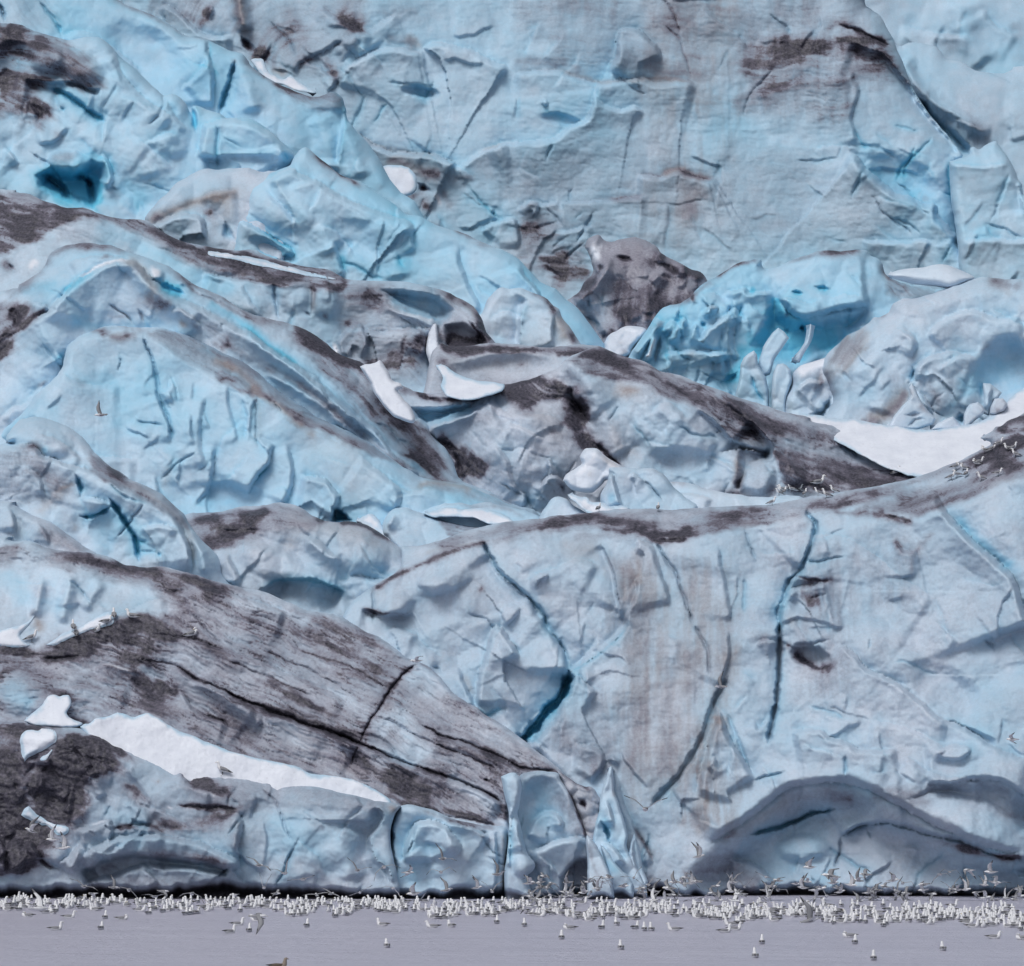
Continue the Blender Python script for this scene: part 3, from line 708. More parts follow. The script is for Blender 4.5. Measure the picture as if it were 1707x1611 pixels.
blue_shards = [
    ("1224,668 1228,650 1233,628 1234,608 1240,597 1248,591 1257,585 1262,592 1264,608 1270,618 1277,630 1281,650 1284,680 1225,700", 'pointed turquoise ice pinnacle standing at the foot of the blue cave', 187.5),
    ("1285,700 1286,673 1287,641 1289,621 1295,608 1305,607 1313,611 1319,618 1320,633 1314,653 1310,672 1311,705", 'blunt white-topped ice pillar between the pinnacle and the snowy lump', 187),
    ("1264,612 1266,600 1273,579 1280,565 1288,554 1297,546 1308,553 1315,564 1309,574 1303,582 1296,592 1290,602 1284,625 1268,630", 'leaning pale ice slab rising into the mouth of the blue cave', 188.6),
    ("1318,604 1325,592 1335,580 1344,566 1348,548 1352,538 1354,548 1352,562 1350,575 1340,590 1333,604", 'thin curved ice splinter inside the blue cave', 189.5)]
for i, (o_, l_, y_) in enumerate(blue_shards):
    build_body('HS%d' % i, 'ice_pinnacle', l_, 'ice pinnacle', o_, y_, 680, tilt=.2, step=1.8, rim=5, rimd=.6, thick=2.0, seed=140 + i, blue=.32, dirt=0, lump=.1, lumpw=40, scal=0, fac=.3, facw=34, fine=.01, rough=2, rnd=False,
               feats=[('C', "1250,625 1262,655 1275,672", 4, .6, .5)] if i == 0 else [])

build_body('HL', 'snow_patch', 'white lens-shaped snow cushion on the ledge behind the grey dome, right', 'snow patch',
           "1479,459 1488,454 1500,450 1518,447 1538,446 1555,442 1573,441 1593,447 1610,454 1625,464 1605,475 1585,482 1555,477 1523,474 1503,469 1490,466", 188.8, 480, tilt=.9, rim=16, rimd=1.2, thick=3,
           lump=.3, scal=.1, fac=.15, seed=15, rough=1, snow=.55, blue=.35, dirt=0)

build_body('IA', 'ice_block', 'snow-capped white ice lump left of the grey dome', 'ice block',
           "1303,705 1307,680 1310,660 1320,640 1322,622 1335,610 1357,603 1372,598 1384,594 1400,610 1400,690 1380,705",
           186.5, 690, tilt=.4, step=1.9, rim=14, rimd=1.3, seed=16, blue=.12, dirt=.04, lump=.3, scal=.25, scalw=24, fac=.35, facw=26, rough=2,
           feats=[('W', "1325,620 1350,608 1380,600", 12, 1), ('S', "1320,655 1335,640 1350,632 1375,640", 9, .7), ('D', "1352,640 1362,645 1370,636", 6, .8), ('N', "1362,625 1368,640", 6, .6), ('C', "1350,692 1368,690 1380,676 1384,665", 9, 1.2, .35, .4), ('D', "1366,612 1371,640 1375,650", 5, .6)])
build_body('I', 'ice_dome', 'large rounded grey-white ice dome with brown flank at the right edge', 'ice dome',
           "1355,720 1366,700 1381,682 1386,660 1379,638 1370,613 1379,594 1391,579 1411,561 1431,549 1448,539 1456,530 1466,529 1481,521 1491,507 1506,499 1520,498 1535,496 1555,489 1580,479 1605,469 1630,463 1647,462 1674,466 1707,466 2000,460 2000,790 1355,790",
           185, 700, led=[(24, 1390, 480, 1707, 700, 312)], tilt=.5, rim=30, rimd=2.2, seed=18, blue=.22, dirt=.08, lump=.6, lumpw=90, scal=.4, scalw=48, fac=.3, facw=70, fine=.05,
           flow="1380,640 1450,540 1640,460", feats=[
    ('A', "1372,618 1385,590 1415,560 1440,548 1450,555 1445,580 1420,610 1400,622 1380,640", .55, 14, 'N'), ('A', "1378,600 1410,568 1440,556 1436,580 1405,612", .35, 14), ('D', "1372,612 1380,640 1384,665", 6, .6), ('D', "1462,533 1480,522", 5, .6),
    ('D', "1425,706 1450,702 1470,702", 9, .8), ('N', "1440,700 1475,690 1495,672 1512,645", 13, .8), ('D', "1475,700 1492,680 1505,660 1512,648", 7, .6),
    ('S', "1524,636 1526,616 1538,598 1556,592 1590,585 1632,600", 12, .9), ('C', "1515,640 1522,628 1522,612", 6, .8, .3, .1), ('D', "1545,645 1558,662 1566,678", 8, .55), ('S', "1530,650 1545,668 1558,690", 8, .7, .3), ('B', 1590, 645, 44, 44, 30, .4),
    ('B', 1680, 620, 46, 52, 20, -1.6), ('A', "1640,600 1720,570 1760,620 1700,660 1640,650 1600,670 1590,700 1570,700 1600,640", .30, 30, 'B'), ('D', "1685,590 1700,605 1712,640", 22, .35), ('C', "1600,690 1606,708", 9, .9, .4), ('C', "1632,635 1637,665", 8, .9, .4),  # blue area and broad dark stroke paint the shadow of the hollow
    ('S', "1540,560 1575,530 1620,515 1665,530 1700,522", 14, .7), ('S', "1560,615 1600,592 1640,590", 12, .4), ('D', "1515,590 1530,600", 9, .3), ('D', "1640,570 1650,590", 10, .3), ('D', "1690,472 1660,468 1707,480", 8, .5), ('N', "1640,465 1670,475 1690,500", 9, .3),
    ('S', "1500,540 1530,570 1520,600", 16, .5), ('R', "1440,600 1470,640 1460,690", 26, .5)])
ice_shards = [
    ("1478,716 1490,695 1503,678 1513,668 1518,659 1514,647 1518,640 1524,645 1535,668 1547,684 1560,698 1556,708 1545,712 1530,716", 'triangular white ice slab with a dark groove leaning on the grey dome', 181.5, [('C', "1508,692 1525,693 1540,690", 5, .5, .1, .5), ('C', "1510,712 1530,700 1545,700", 3, .4, .1, .4), ('N', "1514,645 1520,662", 5, .5), ('D', "1530,670 1550,695", 4, .4)]),
    ("1639,690 1640,660 1639,638 1652,639 1662,648 1671,656 1665,664 1656,668 1652,683 1648,694", 'upright pointed ice shard beside the blue hollow at the right', 181.5, [('S', "1655,640 1652,665 1650,685", 5, .5)]),
    ("1606,712 1607,690 1611,680 1617,673 1630,670 1638,676 1643,685 1637,693 1625,702 1615,712", 'rounded pale ice lump on the snow below the grey dome', 180.6, [('N', "1620,703 1630,700", 5, .6)]),
    ("1649,692 1652,678 1657,665 1672,664 1680,673 1674,684 1660,692", 'small grey ice chunk to the right of the upright shard', 180.8, [('D', "1660,686 1670,682", 5, .6)]),
    ("1550,718 1562,706 1575,699 1588,694 1596,703 1602,711 1598,718", 'low white ice wedge on the snow between the slab and the lump', 180.9, [])]
for i, (o_, l_, y_, f_) in enumerate(ice_shards):
    build_body('IS%d' % i, 'ice_shard', l_, 'ice shard', o_, y_, 700, tilt=.35, step=1.7, rim=4, rimd=.4, thick=1.6, seed=160 + i, blue=.16, dirt=.06, lump=.1, lumpw=40, scal=0, fac=.25, facw=34, fine=.01, rough=2, rnd=False, snow=.12, feats=f_)

build_body('J', 'snow_patch', 'broad curving white snow bank below the grey dome at the right', 'snow patch',
           "1335,690 1350,691 1380,696 1410,699 1440,702 1480,709 1515,715 1540,716 1560,717 1580,714 1600,711 1620,707 1640,700 1665,685 1680,670 1707,646 1760,610 1960,590 1960,700 1707,740 1660,790 1600,800 1500,790 1400,740 1335,710",
           177.2, 770, tilt=2.1, rim=7, rimd=.5, thick=3, seed=19, lump=.25, lumpw=120, scal=.06, fac=.08, rough=1.5, mat=SNOW)

build_body('L1', 'ice_slope', 'dark streaked ice slope with grey lobes running under the long blue ridge, left of centre', 'ice slope',
           "-270,300 0,315 25,320 50,325 82,338 112,347 139,346 159,355 179,361 211,366 238,367 255,375 286,397 323,407 372,416 400,418 420,417 444,427 487,440 524,446 550,450 565,459 581,467 623,468 660,468 690,472 710,477 737,484 750,488 762,495 789,512 801,527 807,540 812,555 824,572 832,590 800,680 700,740 500,740 0,660 -270,660",
           185.5, 560, led=[(26, 100, 350, 800, 640, 313, ((60, 110), (15, 45)))], tilt=.55, rim=12, rimd=.9, seed=20, blue=.30, dirt=.08, lump=.5, lumpw=80, scal=.25, scalw=50, fac=.3, facw=60, sh=.25,
           flow="-100,300 50,340 150,352 280,410 420,450 560,480 700,480 800,540", feats=[
    ('T', "-100,480 60,400 150,352 250,395 340,440 440,470 561,478 640,480 720,490 790,540", 1.3, 10),
    ('A', "-270,310 50,322 139,344 238,364 323,405 444,428 561,452 585,467 570,482 500,480 440,472 400,470 340,452 290,430 230,395 175,368 140,362 110,375 60,400 20,420 -270,520", .62, 12),
    ('D', "240,375 300,405 360,425 420,440", 14, .35), ('D', "-20,350 60,350 140,350", 14, .3), ('D', "0,380 60,400", 24, .4), ('D', "0,430 10,445 25,450", 12, .6), ('C', "12,440 22,448 28,455", 5, .5, 0, .7), ('W', "48,455 58,438 66,448", 7, .8),
    ('U', "150,380 220,400 280,440 340,470 400,490", 26, .25), ('G', "150,375 230,405 300,450 400,480", 20, .8), ('A', "90,360 140,352 200,385 170,400 100,400", .2, 14),
    ('S', "340,452 400,466 440,470 465,466 500,468 530,476 565,474", 8, .8, .35), ('C', "457,470 459,499 463,533", 5, .7, .2, .3), ('C', "520,470 523,499 520,526", 6, .7, .1, .35), ('N', "520,470 524,500 522,525", 5, .6), ('C', "508,518 520,526", 4, .5, .1, .6), ('D', "462,495 475,500 470,512", 8, .35), ('D', "540,520 543,535", 4, .5), ('D', "525,478 520,488", 5, .4), ('N', "545,470 552,480 560,470", 6, .5),
    ('S', "400,470 425,510 440,530", 14, .3), ('B', 410, 495, 40, 26, 20, .4), ('B', 490, 490, 24, 28, 0, .5), ('B', 545, 500, 24, 28, 0, .5),
    # grey lobes
    ('A', "575,468 640,470 740,486 800,530 820,575 740,600 720,640 620,640 560,600 560,560 580,520", .34, 26), ('D', "600,490 625,505 650,520", 20, .45), ('N', "570,500 590,520 620,530", 20, .3), ('N', "605,480 640,500 670,530", 16, .25),
    ('H', "628,478 680,478 735,490 762,515 750,540 725,545 700,535 665,520 645,500", 1.4, 22), ('A', "640,482 700,484 745,500 750,530 730,540 690,528 655,510", .32, 14, 'B'), ('G', "650,495 700,510 740,520", 18, .7), ('N', "690,500 720,505", 16, .35),
    ('S', "640,500 658,514 685,524 710,531 735,536", 10, 1.0), ('R', "645,505 670,520 700,528 730,534", 6, .5), ('G', "660,518 700,530 728,535", 6, .7), ('W', "670,521 705,531 728,535", 4, .5),
    ('N', "737,487 762,497 787,514 800,535 815,568", 10, .7), ('D', "740,486 765,496 790,515 803,540 820,572", 8, .75), ('H', "738,540 775,535 812,560 815,582 740,580", .9, 14), ('D', "742,560 770,568 808,574", 10, .9), ('C', "781,535 795,552 813,575", 5, .9, 0, .8), ('D', "745,575 790,580 820,577", 7, .8), ('B', 785, 540, 22, 20, 30, .4),
    ('S', "567,600 562,575 572,555 590,540 606,548 612,575 604,595", 10, .7, .15), ('D', "560,556 575,540 590,530", 6, .4), ('S', "605,560 612,550 640,555 660,550 720,545", 12, .8), ('R', "612,552 608,580 600,600", 5, .5), ('C', "677,558 672,575 668,595", 5, .4, 0, .4), ('N', "676,555 672,575 660,600", 7, .5), ('D', "690,555 700,570 690,600", 16, .35), ('D', "640,600 700,600", 20, .3), ('W', "556,570 562,585 568,592", 4, .9), ('S', "700,540 712,570 706,600", 10, .6), ('D', "600,600 640,610 690,605", 10, .4)])
build_body('LS1', 'snow_patch', 'thin white snow sliver lying along the top of the dark streaked slope', 'snow patch',
           "345,418 380,423 400,426 440,433 480,444 511,453 540,459 560,465 530,463 499,458 462,449 424,442 390,434 350,427", 183.6, 440, on='L1', tilt=1.6, step=1.8, rim=4, rimd=.25, thick=1.5, seed=90, lump=.1, scal=.05, fac=.08, rough=1, mat=SNOW)
build_body('LS2', 'snow_patch', 'narrow upright snow strip in the grove between grey lobes, centre', 'snow patch',
           "711,570 715,556 720,544 727,540 730,556 733,575 738,592 736,605 728,613 719,612 714,598 710,585", 183.2, 600, tilt=.8, step=1.8, rim=6, rimd=.5, thick=1.5, seed=91, lump=.1, scal=.05, fac=.2, facw=15, rough=2, snow=.8, dirt=.05, blue=.1)

build_body('KB', 'ice_bowl', 'scooped grey ice hollow with a dark rim, centre of the photo', 'ice bowl',
           "715,610 722,588 735,572 745,577 780,578 800,575 824,573 864,575 890,577 918,580 940,577 960,575 998,577 1010,600 1000,720 720,720",
           180.3, 640, tilt=.7, rim=10, rimd=.8, seed=21, blue=.12, dirt=.22, brown=.10, lump=.3, scal=.12, fac=.15, sh=.2,
           flow="730,580 830,610 960,600", feats=[('T', "720,600 760,606 830,590 900,588 960,596", 1.0, 10), ('A', "725,570 800,578 960,577 1000,580 990,600 940,592 880,590 800,592 760,600", .5, 8), ('D', "735,578 790,584 840,580", 7, .5), ('B', 830, 620, 80, 24, -5, -.7), ('N', "740,600 800,610 860,600 890,602", 12, .25), ('D', "860,612 875,606", 3, .4), ('D', "735,590 745,620 770,640", 10, .45), ('D', "740,650 900,640", 14, .3)])
build_body('KW', 'snow_patch', 'white wedge of snow at the foot of the scooped grey hollow, centre', 'snow patch',
           "728,608 738,608 750,617 770,627 795,634 815,637 840,641 836,652 810,662 780,668 745,662 735,645 738,630", 176.6, 650, tilt=1.6, step=1.9, rim=5, rimd=.4, thick=2, seed=92, lump=.15, scal=.05, fac=.08, rough=1, mat=SNOW)
build_body('K', 'ice_ridge', 'broad grey ice ridge with a dark streaked back and bulging faces, centre to right', 'ice ridge',
           "655,648 672,643 690,652 725,657 760,654 789,655 809,651 834,641 850,640 868,636 888,631 911,621 926,616 940,603 955,592 975,584 998,579 1022,587 1050,597 1074,603 1099,618 1125,624 1149,631 1199,651 1248,668 1310,687 1350,697 1350,702 1400,711 1423,715 1445,722 1469,732 1485,740 1501,748 1529,758 1564,764 1600,770 1640,775 1660,930 700,930 655,760",
           175.8, 850, led=[(26, 700, 640, 1280, 830, 314), (14, 1250, 690, 1600, 810, 315, ((10, 35),))], tilt=.45, rim=10, rimd=.8, seed=22, blue=.13, dirt=.17, brown=.04, lump=.7, lumpw=85, scal=.38, scalw=50, fac=.42, facw=60, fine=.055, sh=.28,
           flow="930,600 1040,605 1150,650 1260,700 1400,750 1600,790", feats=[
    ('T', "655,690 800,690 900,650 950,606 985,612 1015,630 1074,643 1124,665 1161,678 1194,703 1215,722 1250,738 1290,748 1330,790 1420,830 1600,800", 1.5, 10),
    ('A', "938,603 998,577 1050,595 1099,616 1199,650 1310,686 1400,703 1469,725 1529,757 1600,772 1600,790 1500,812 1400,822 1320,818 1300,790 1288,746 1255,740 1215,726 1194,703 1161,680 1124,666 1074,645 1010,632 960,612", .52, 10),
    ('D', "1000,596 1080,625 1160,660 1230,700", 12, .3), ('D', "960,590 1020,600 1050,610", 8, .3), ('G', "1180,650 1300,690 1400,720 1480,745", 10, .5), ('G', "1300,730 1360,745 1450,765 1500,770", 16, .4), ('D', "1350,780 1420,800 1500,800", 14, .3), ('D', "1195,660 1250,680 1260,690", 6, .35), ('C', "1210,675 1230,688 1245,694", 3, .4, 0, .6),
    ('S', "1161,680 1194,703 1210,720 1228,738 1236,760", 8, -.7, .2), ('S', "1247,700 1270,722 1288,745 1286,765 1270,775", 14, -1.6, .15), ('R', "1205,660 1245,695 1275,725 1290,747", 7, .5),
    ('H', "1225,735 1255,742 1290,748 1282,770 1250,790 1236,820 1222,815 1230,780", 1.3, 14), ('N', "1226,758 1230,785 1228,815", 7, .8), ('D', "1235,745 1232,790 1230,818", 7, .5), ('D', "1245,745 1280,752", 16, .45), ('B', 1262, 800, 28, 24, -30, .8), ('S', "1290,770 1310,760 1330,785 1350,800", 9, .5), ('B', 1320, 785, 22, 18, 20, .4), ('D', "1270,815 1300,822", 9, .4), ('D', "1245,825 1200,820", 6, .6),  # broad dark stroke at the top of the hollow paints its shade
    # right hand face
    ('N', "1020,640 1050,655 1060,665", 16, .55), ('N', "1075,650 1030,655", 9, .35), ('R', "940,600 965,620 990,650 1010,700 1040,760", 20, .7), ('B', 1100, 700, 80, 50, 25, .8), ('G', "1050,690 1120,720 1160,760", 26, .6), ('S', "1085,690 1105,672 1130,680 1150,705", 14, .4), ('B', 1150, 770, 60, 20, 10, -.4), ('U', "1040,770 1120,790 1200,790", 24, .15), ('S', "1200,735 1185,760 1190,790", 12, .4), ('N', "1070,760 1030,740 1020,700", 10, .3),
    # black rubble gully
    ('D', "925,622 935,650 950,675 965,692 985,704", 13, .8), ('C', "950,674 962,690 984,704", 7, 1.1, 0, .8), ('A', "835,642 870,636 925,620 950,650 930,672 905,668 880,680 860,672 840,655", .55, 12), ('D', "842,652 860,656 885,652", 8, .7), ('D', "860,675 880,682 890,672", 7, .7), ('D', "895,640 915,635", 8, .5), ('C', "845,655 858,658", 5, .5, 0, .6),
    ('D', "942,690 955,715 973,733 1005,753", 15, .75), ('C', "990,738 1008,752 1036,778", 6, 1.0, 0, .9), ('D', "1000,750 1018,766 1038,780", 7, .8), ('H', "950,640 985,680 990,706 960,690 940,660", .8, 12), ('D', "945,640 960,660 980,690", 16, .4), ('S', "984,706 972,690 958,668 948,650", 8, .9),
    # black seam left
    ('D', "688,657 725,662 757,668 789,668 800,660 820,652 838,645", 6.5, 1.0), ('C', "700,660 740,667 789,668 799,660", 7, 1.3, 0, .8), ('D', "655,650 690,652 720,645", 8, .5), ('D', "850,641 888,633 925,618", 4, .8),
    ('H', "680,676 740,676 800,668 790,680 760,695 730,708 712,716 690,700", 1.5, 14), ('U', "695,695 740,692 790,674", 14, .45), ('G', "690,690 740,685 790,672", 14, .8), ('U', "692,705 700,708", 7, .4),
    ('S', "708,722 720,713 735,704 769,692 799,676 822,664", 10, 1.2), ('R', "712,720 735,706 769,694 800,678", 5, .5),
    # left face
    ('B', 870, 740, 90, 70, 20, .9), ('S', "846,700 870,712 890,720 910,730", 12, .4), ('S', "855,690 900,690 935,705 930,725", 14, .5), ('D', "918,712 925,722 935,728", 6, .6), ('D', "880,760 920,745 950,735", 14, .35), ('D', "850,790 870,800 910,790", 18, .3), ('U', "840,730 860,760 880,770", 16, .12), ('S', "826,735 850,770 855,800 870,820", 14, .4), ('S', "905,780 912,765 920,768 930,790 940,800", 10, .5), ('N', "880,690 910,700 940,740", 18, .25), ('D', "750,705 780,700 830,690", 12, .25),
    ('D', "722,732 749,743 774,757 799,773 820,786", 13, .75), ('C', "722,730 749,742 765,752", 5, .7, 0, .5), ('D', "755,745 765,775 776,800", 13, .8), ('C', "757,750 766,778 772,795", 5, .7, 0, .6), ('D', "785,780 810,800", 16, .5), ('D', "770,760 800,790", 10, .5),
    ('S', "900,818 905,800 925,792 945,805", 10, .8, .25), ('S', "868,815 880,830 873,850", 8, .6), ('U', "880,820 890,845", 12, .2), ('C', "928,800 938,812 940,822", 7, .7, 0, .7), ('B', 905, 825, 20, 18, 0, .5)])

build_body('L2', 'ice_slope', 'rounded blue and grey banded ice slope sweeping from the left edge to the centre', 'ice slope',
           "-270,500 0,484 32,474 55,460 70,449 87,419 105,411 124,407 144,405 165,408 186,409 211,419 248,432 286,449 323,474 372,496 400,514 424,526 469,536 489,541 511,551 536,567 561,587 580,596 598,603 620,612 635,632 645,655 665,680 678,692 690,702 700,699 707,705 715,712 722,728 740,745 755,770 765,797 790,812 815,820 850,838 885,852 912,864 890,960 600,960 0,960 -270,960",
           173.6, 800, led=[(24, 20, 420, 700, 800, 316, ((20, 50),))], tilt=.5, rim=11, rimd=.9, seed=23, blue=.36, dirt=.07, lump=.5, lumpw=80, scal=.2, scalw=50, fac=.3, facw=60, sh=.3,
           flow="-60,520 70,450 140,420 240,445 330,500 450,570 560,640 660,740 760,830 880,860", feats=[
    ('T', "-60,600 60,520 120,468 200,436 250,452 330,520 430,580 520,640 600,710 680,780 800,840", 1.1, 12),
    ('S', "28,556 55,535 82,519 90,508 99,496 119,474 126,464 139,464 159,449 174,440 190,436 204,434 223,437 238,449 258,469 286,489 323,506 372,531 400,549 424,559 462,586 499,611 524,633 555,655 590,690 620,712", 14, 1.5),
    ('W', "128,464 145,458 165,444 190,436 215,435", 4, .7), ('W', "247,452 258,453 270,460", 7, .9), ('B', 260, 458, 13, 9, 0, .5),
    ('U', "100,488 130,470 160,452", 10, .5), ('U', "262,468 280,480 305,490", 10, .55), ('C', "264,470 282,482 310,492", 8, .7, .35), ('U', "345,500 400,535 430,560 470,590 500,610", 9, .45), ('U', "420,570 460,610 500,650", 10, .15), ('U', "30,490 60,480 100,470", 9, .35), ('G', "345,500 400,535 430,560 470,590", 9, .7), ('G', "262,470 300,490", 10, .8),
    ('D', "30,478 70,448 87,422 124,408 165,410 211,421", 10, .55), ('D', "0,490 50,470 75,450", 14, .45), ('D', "165,430 178,428 188,426", 4, .8), ('S', "110,440 150,425 190,427 220,440", 9, .5),
    ('A', "-270,500 30,500 60,520 82,519 50,545 30,555 0,600 -270,620", .62, 14), ('D', "5,515 25,520 45,530", 16, .7), ('D', "20,545 8,570 -5,560", 20, .7), ('C', "10,515 28,530 20,548", 10, 1.2, -.1, .6), ('D', "32,552 50,535 70,520 82,512", 6, .7), ('S', "45,508 60,505 75,510 85,518", 7, .7, .2),
    ('D', "286,449 323,474 372,498 424,530 475,542 511,556 536,573 575,598 610,612", 10, .62), ('C', "312,475 330,490 372,506 400,524 430,540", 4, .5, 0, .5), ('D', "480,545 530,580 575,610 610,650 650,700 700,740 750,790", 24, .3), ('A', "489,541 561,589 620,612 665,682 720,730 765,800 850,840 780,830 700,780 640,720 580,660 520,600 470,560", .34, 16), ('D', "598,600 640,660 690,710", 20, .3), ('N', "620,640 650,690", 18, .2),
    ('R', "400,560 470,600 540,660 620,720 700,790", 7, .45), ('R', "440,620 520,665 600,730 680,785", 6, .4), ('S', "383,534 424,560 462,588 499,613 530,630 545,660 560,680", 8, .5, .2), ('S', "560,655 590,685 630,720 660,760 700,790", 8, .5, .15), ('D', "430,600 500,640 560,690 620,740 700,795 780,830 880,858", 7, .45), ('D', "350,560 420,600 480,640", 8, .3),
    ('N', "200,438 225,440 240,455 255,480 248,500", 9, .6), ('D', "215,445 235,460", 6, .5), ('D', "235,505 260,505 290,515", 12, .55), ('N', "235,495 262,500", 10, .4), ('R', "205,436 240,470 275,500 330,540", 10, .5), ('D', "180,438 200,450 225,490", 10, .2), ('D', "290,510 340,540 390,570", 10, .3),
    ('C', "178,505 199,519 214,531 222,545", 3.5, .5, .1, .5), ('C', "227,515 236,526 242,541", 4, .5, .1, .7), ('D', "183,526 200,530 215,528", 3.5, .6), ('N', "298,532 306,542 315,538", 7, .7), ('D', "320,540 335,555", 5, .5), ('U', "110,540 200,545 260,540 330,560", 12, .25), ('B', 110, 500, 40, 40, 0, .5), ('S', "280,520 300,515 320,525 340,550", 9, .5),
    ('B', 75, 600, 40, 50, 20, .6), ('S', "0,700 20,680 45,670 70,640", 12, .5), ('D', "30,700 45,690", 9, .3), ('D', "60,645 82,635", 4, .7), ('U', "95,590 104,600", 8, .5), ('S', "92,585 104,598 106,612", 6, .6), ('D', "350,570 372,580 390,572", 6, .6), ('N', "372,575 385,578", 7, .6), ('D', "0,620 20,600", 20, .25),
    ('U', "682,770 720,785", 12, .3), ('D', "665,755 700,770 722,782", 3, .6), ('N', "690,815 720,808 760,812", 8, .6), ('D', "700,812 760,820 820,835", 8, .3)])

build_body('L3', 'ice_cliff', 'tall pale blue ice face with a dark cap and vertical cracks, left', 'ice cliff',
           "-100,790 0,716 27,697 45,680 57,660 70,647 82,638 95,625 104,610 107,595 112,580 124,566 149,553 174,545 199,543 222,546 241,547 273,546 310,558 348,573 385,588 405,600 430,620 450,640 470,655 500,675 540,700 580,718 620,742 660,770 700,795 740,803 770,808 800,818 850,840 903,864 880,960 620,960 300,1010 -100,1010",
           170.5, 860, led=[(44, 20, 560, 740, 850, 317, ((75, 110), (120, 150), (20, 50)), (30, 100), (.1, .35))], tilt=.42, rim=14, rimd=1.2, seed=24, blue=.50, dirt=.03, lump=.5, lumpw=100, scal=.2, scalw=60, fac=.28, facw=90, sh=.22,
           flow="140,550 240,550 350,590 460,660 560,710 700,800 880,860", feats=[
    ('T', "60,690 120,590 150,567 200,562 240,562 285,590 350,630 410,657 462,677 510,713 560,730 600,760 660,800 720,830 850,860", 1.9, 7),
    ('A', "240,549 310,558 385,588 430,620 500,675 580,718 660,770 620,760 560,728 509,712 462,674 410,654 350,626 290,590 250,562", .40, 8), ('D', "162,553 185,556 200,562 235,556", 8, .95), ('D', "150,553 199,547 245,551", 5, .6), ('N', "180,560 210,562", 10, .5),
    ('N', "350,600 385,612 410,628 440,655", 11, .75), ('N', "410,645 450,668 490,695 512,716", 8, .8), ('N', "515,716 525,735", 8, .5), ('D', "350,628 380,642 410,655 430,663", 4, .8), ('D', "355,618 400,640", 6, .5), ('N', "370,607 395,618", 7, .5), ('D', "425,660 470,680 520,710 600,740", 9, .3), ('N', "500,700 540,715 600,745", 8, .3), ('A', "500,710 600,750 640,800 620,850 560,820 500,760", .18, 30, 'N'),
    ('C', "241,560 248,586 256,612 263,640 262,655 268,670 275,690 282,710 288,735", 4.5, .8, .25, .3), ('S', "263,658 268,652 278,650 282,640 284,628", 5, .4), ('C', "284,625 292,645 297,675", 3, .35, .2, .1), ('S', "262,655 272,680 282,705 285,740", 8, .4), ('U', "275,730 290,770 285,820", 12, .15), ('N', "285,770 275,800 268,820", 13, .25),
    ('C', "424,663 427,685 427,703 430,747", 3.2, .4, .2, .3), ('D', "427,665 428,672", 3, .8), ('N', "428,665 430,700 428,740", 7, .25), ('S', "460,740 453,755 450,772 436,788 425,805 413,826", 11, .8), ('C', "450,775 436,790 424,806", 3, .3, .4), ('S', "358,742 356,780 348,812 335,832 322,846", 10, .5), ('S', "380,640 384,680 400,740", 10, .25), ('S', "345,660 335,720 345,780", 14, .3), ('S', "322,690 320,720 330,740", 7, .3),
    ('S', "478,742 492,780 486,820 470,850", 12, .5), ('S', "500,790 530,795 548,802 560,818 567,834 560,855 550,870", 12, 1.0), ('H', "553,842 572,850 590,868 552,872", 1.2, 8), ('U', "558,858 575,866", 10, .5), ('D', "315,820 350,818 410,820", 14, .12), ('B', 370, 825, 60, 20, 5, -.5),  # faint dark stroke paints the shade of the hollow below the bulge
    ('U', "0,760 60,700 100,720", 30, .1), ('S', "110,770 160,760 230,765", 16, .3), ('S', "100,620 140,640 200,640", 16, .3), ('D', "118,625 135,638 148,645", 5, .25), ('C', "350,800 352,790", 3, .3, .2), ('U', "330,580 360,590 400,612", 8, .2),
    ('N', "690,814 720,806 760,810 790,822", 8, .65), ('D', "720,812 780,822 840,842 890,860", 7, .35), ('S', "650,800 668,812 690,818 740,812", 8, .5), ('R', "700,800 770,812 840,838", 5, .4), ('S', "600,760 640,790 670,820 660,860", 20, .5)])

build_body('KS0', 'ice_bank', 'low pale ice bank between the grey ridge and the front wall', 'ice bank',
           "1090,830 1105,808 1130,804 1153,806 1177,816 1212,822 1248,827 1283,829 1310,826 1340,832 1330,860 1100,870", 169.5, 840, tilt=1.3, rim=8, rimd=.6, seed=30, blue=.28, dirt=.06, lump=.25, scal=.12, scalw=30, fac=.25, facw=35, snow=.2,
           feats=[('D', "1107,806 1125,803 1145,808", 4, .5), ('S', "1110,825 1150,822 1190,832", 8, .5)])
build_body('KS1', 'ice_block', 'white ice knob with a brown right side below the dark gully, centre', 'ice block',
           "938,801 943,793 953,785 962,779 970,773 967,762 972,752 980,747 993,747 1001,752 1007,760 1022,770 1040,782 1030,800 1012,800 1003,810 993,818 985,822 962,820 948,813",
           171, 815, tilt=.45, step=1.8, rim=9, rimd=.9, thick=2.2, seed=31, blue=.1, dirt=.04, lump=.2, fac=.25, facw=25, scal=.12, scalw=22, snow=.5, rough=2,
           feats=[('N', "1000,756 1015,768 1035,782", 9, .8), ('W', "975,755 990,760 970,785 955,800", 10, .8), ('N', "980,780 985,800", 6, .4), ('D', "1008,790 1003,808 990,818", 5, .6)])
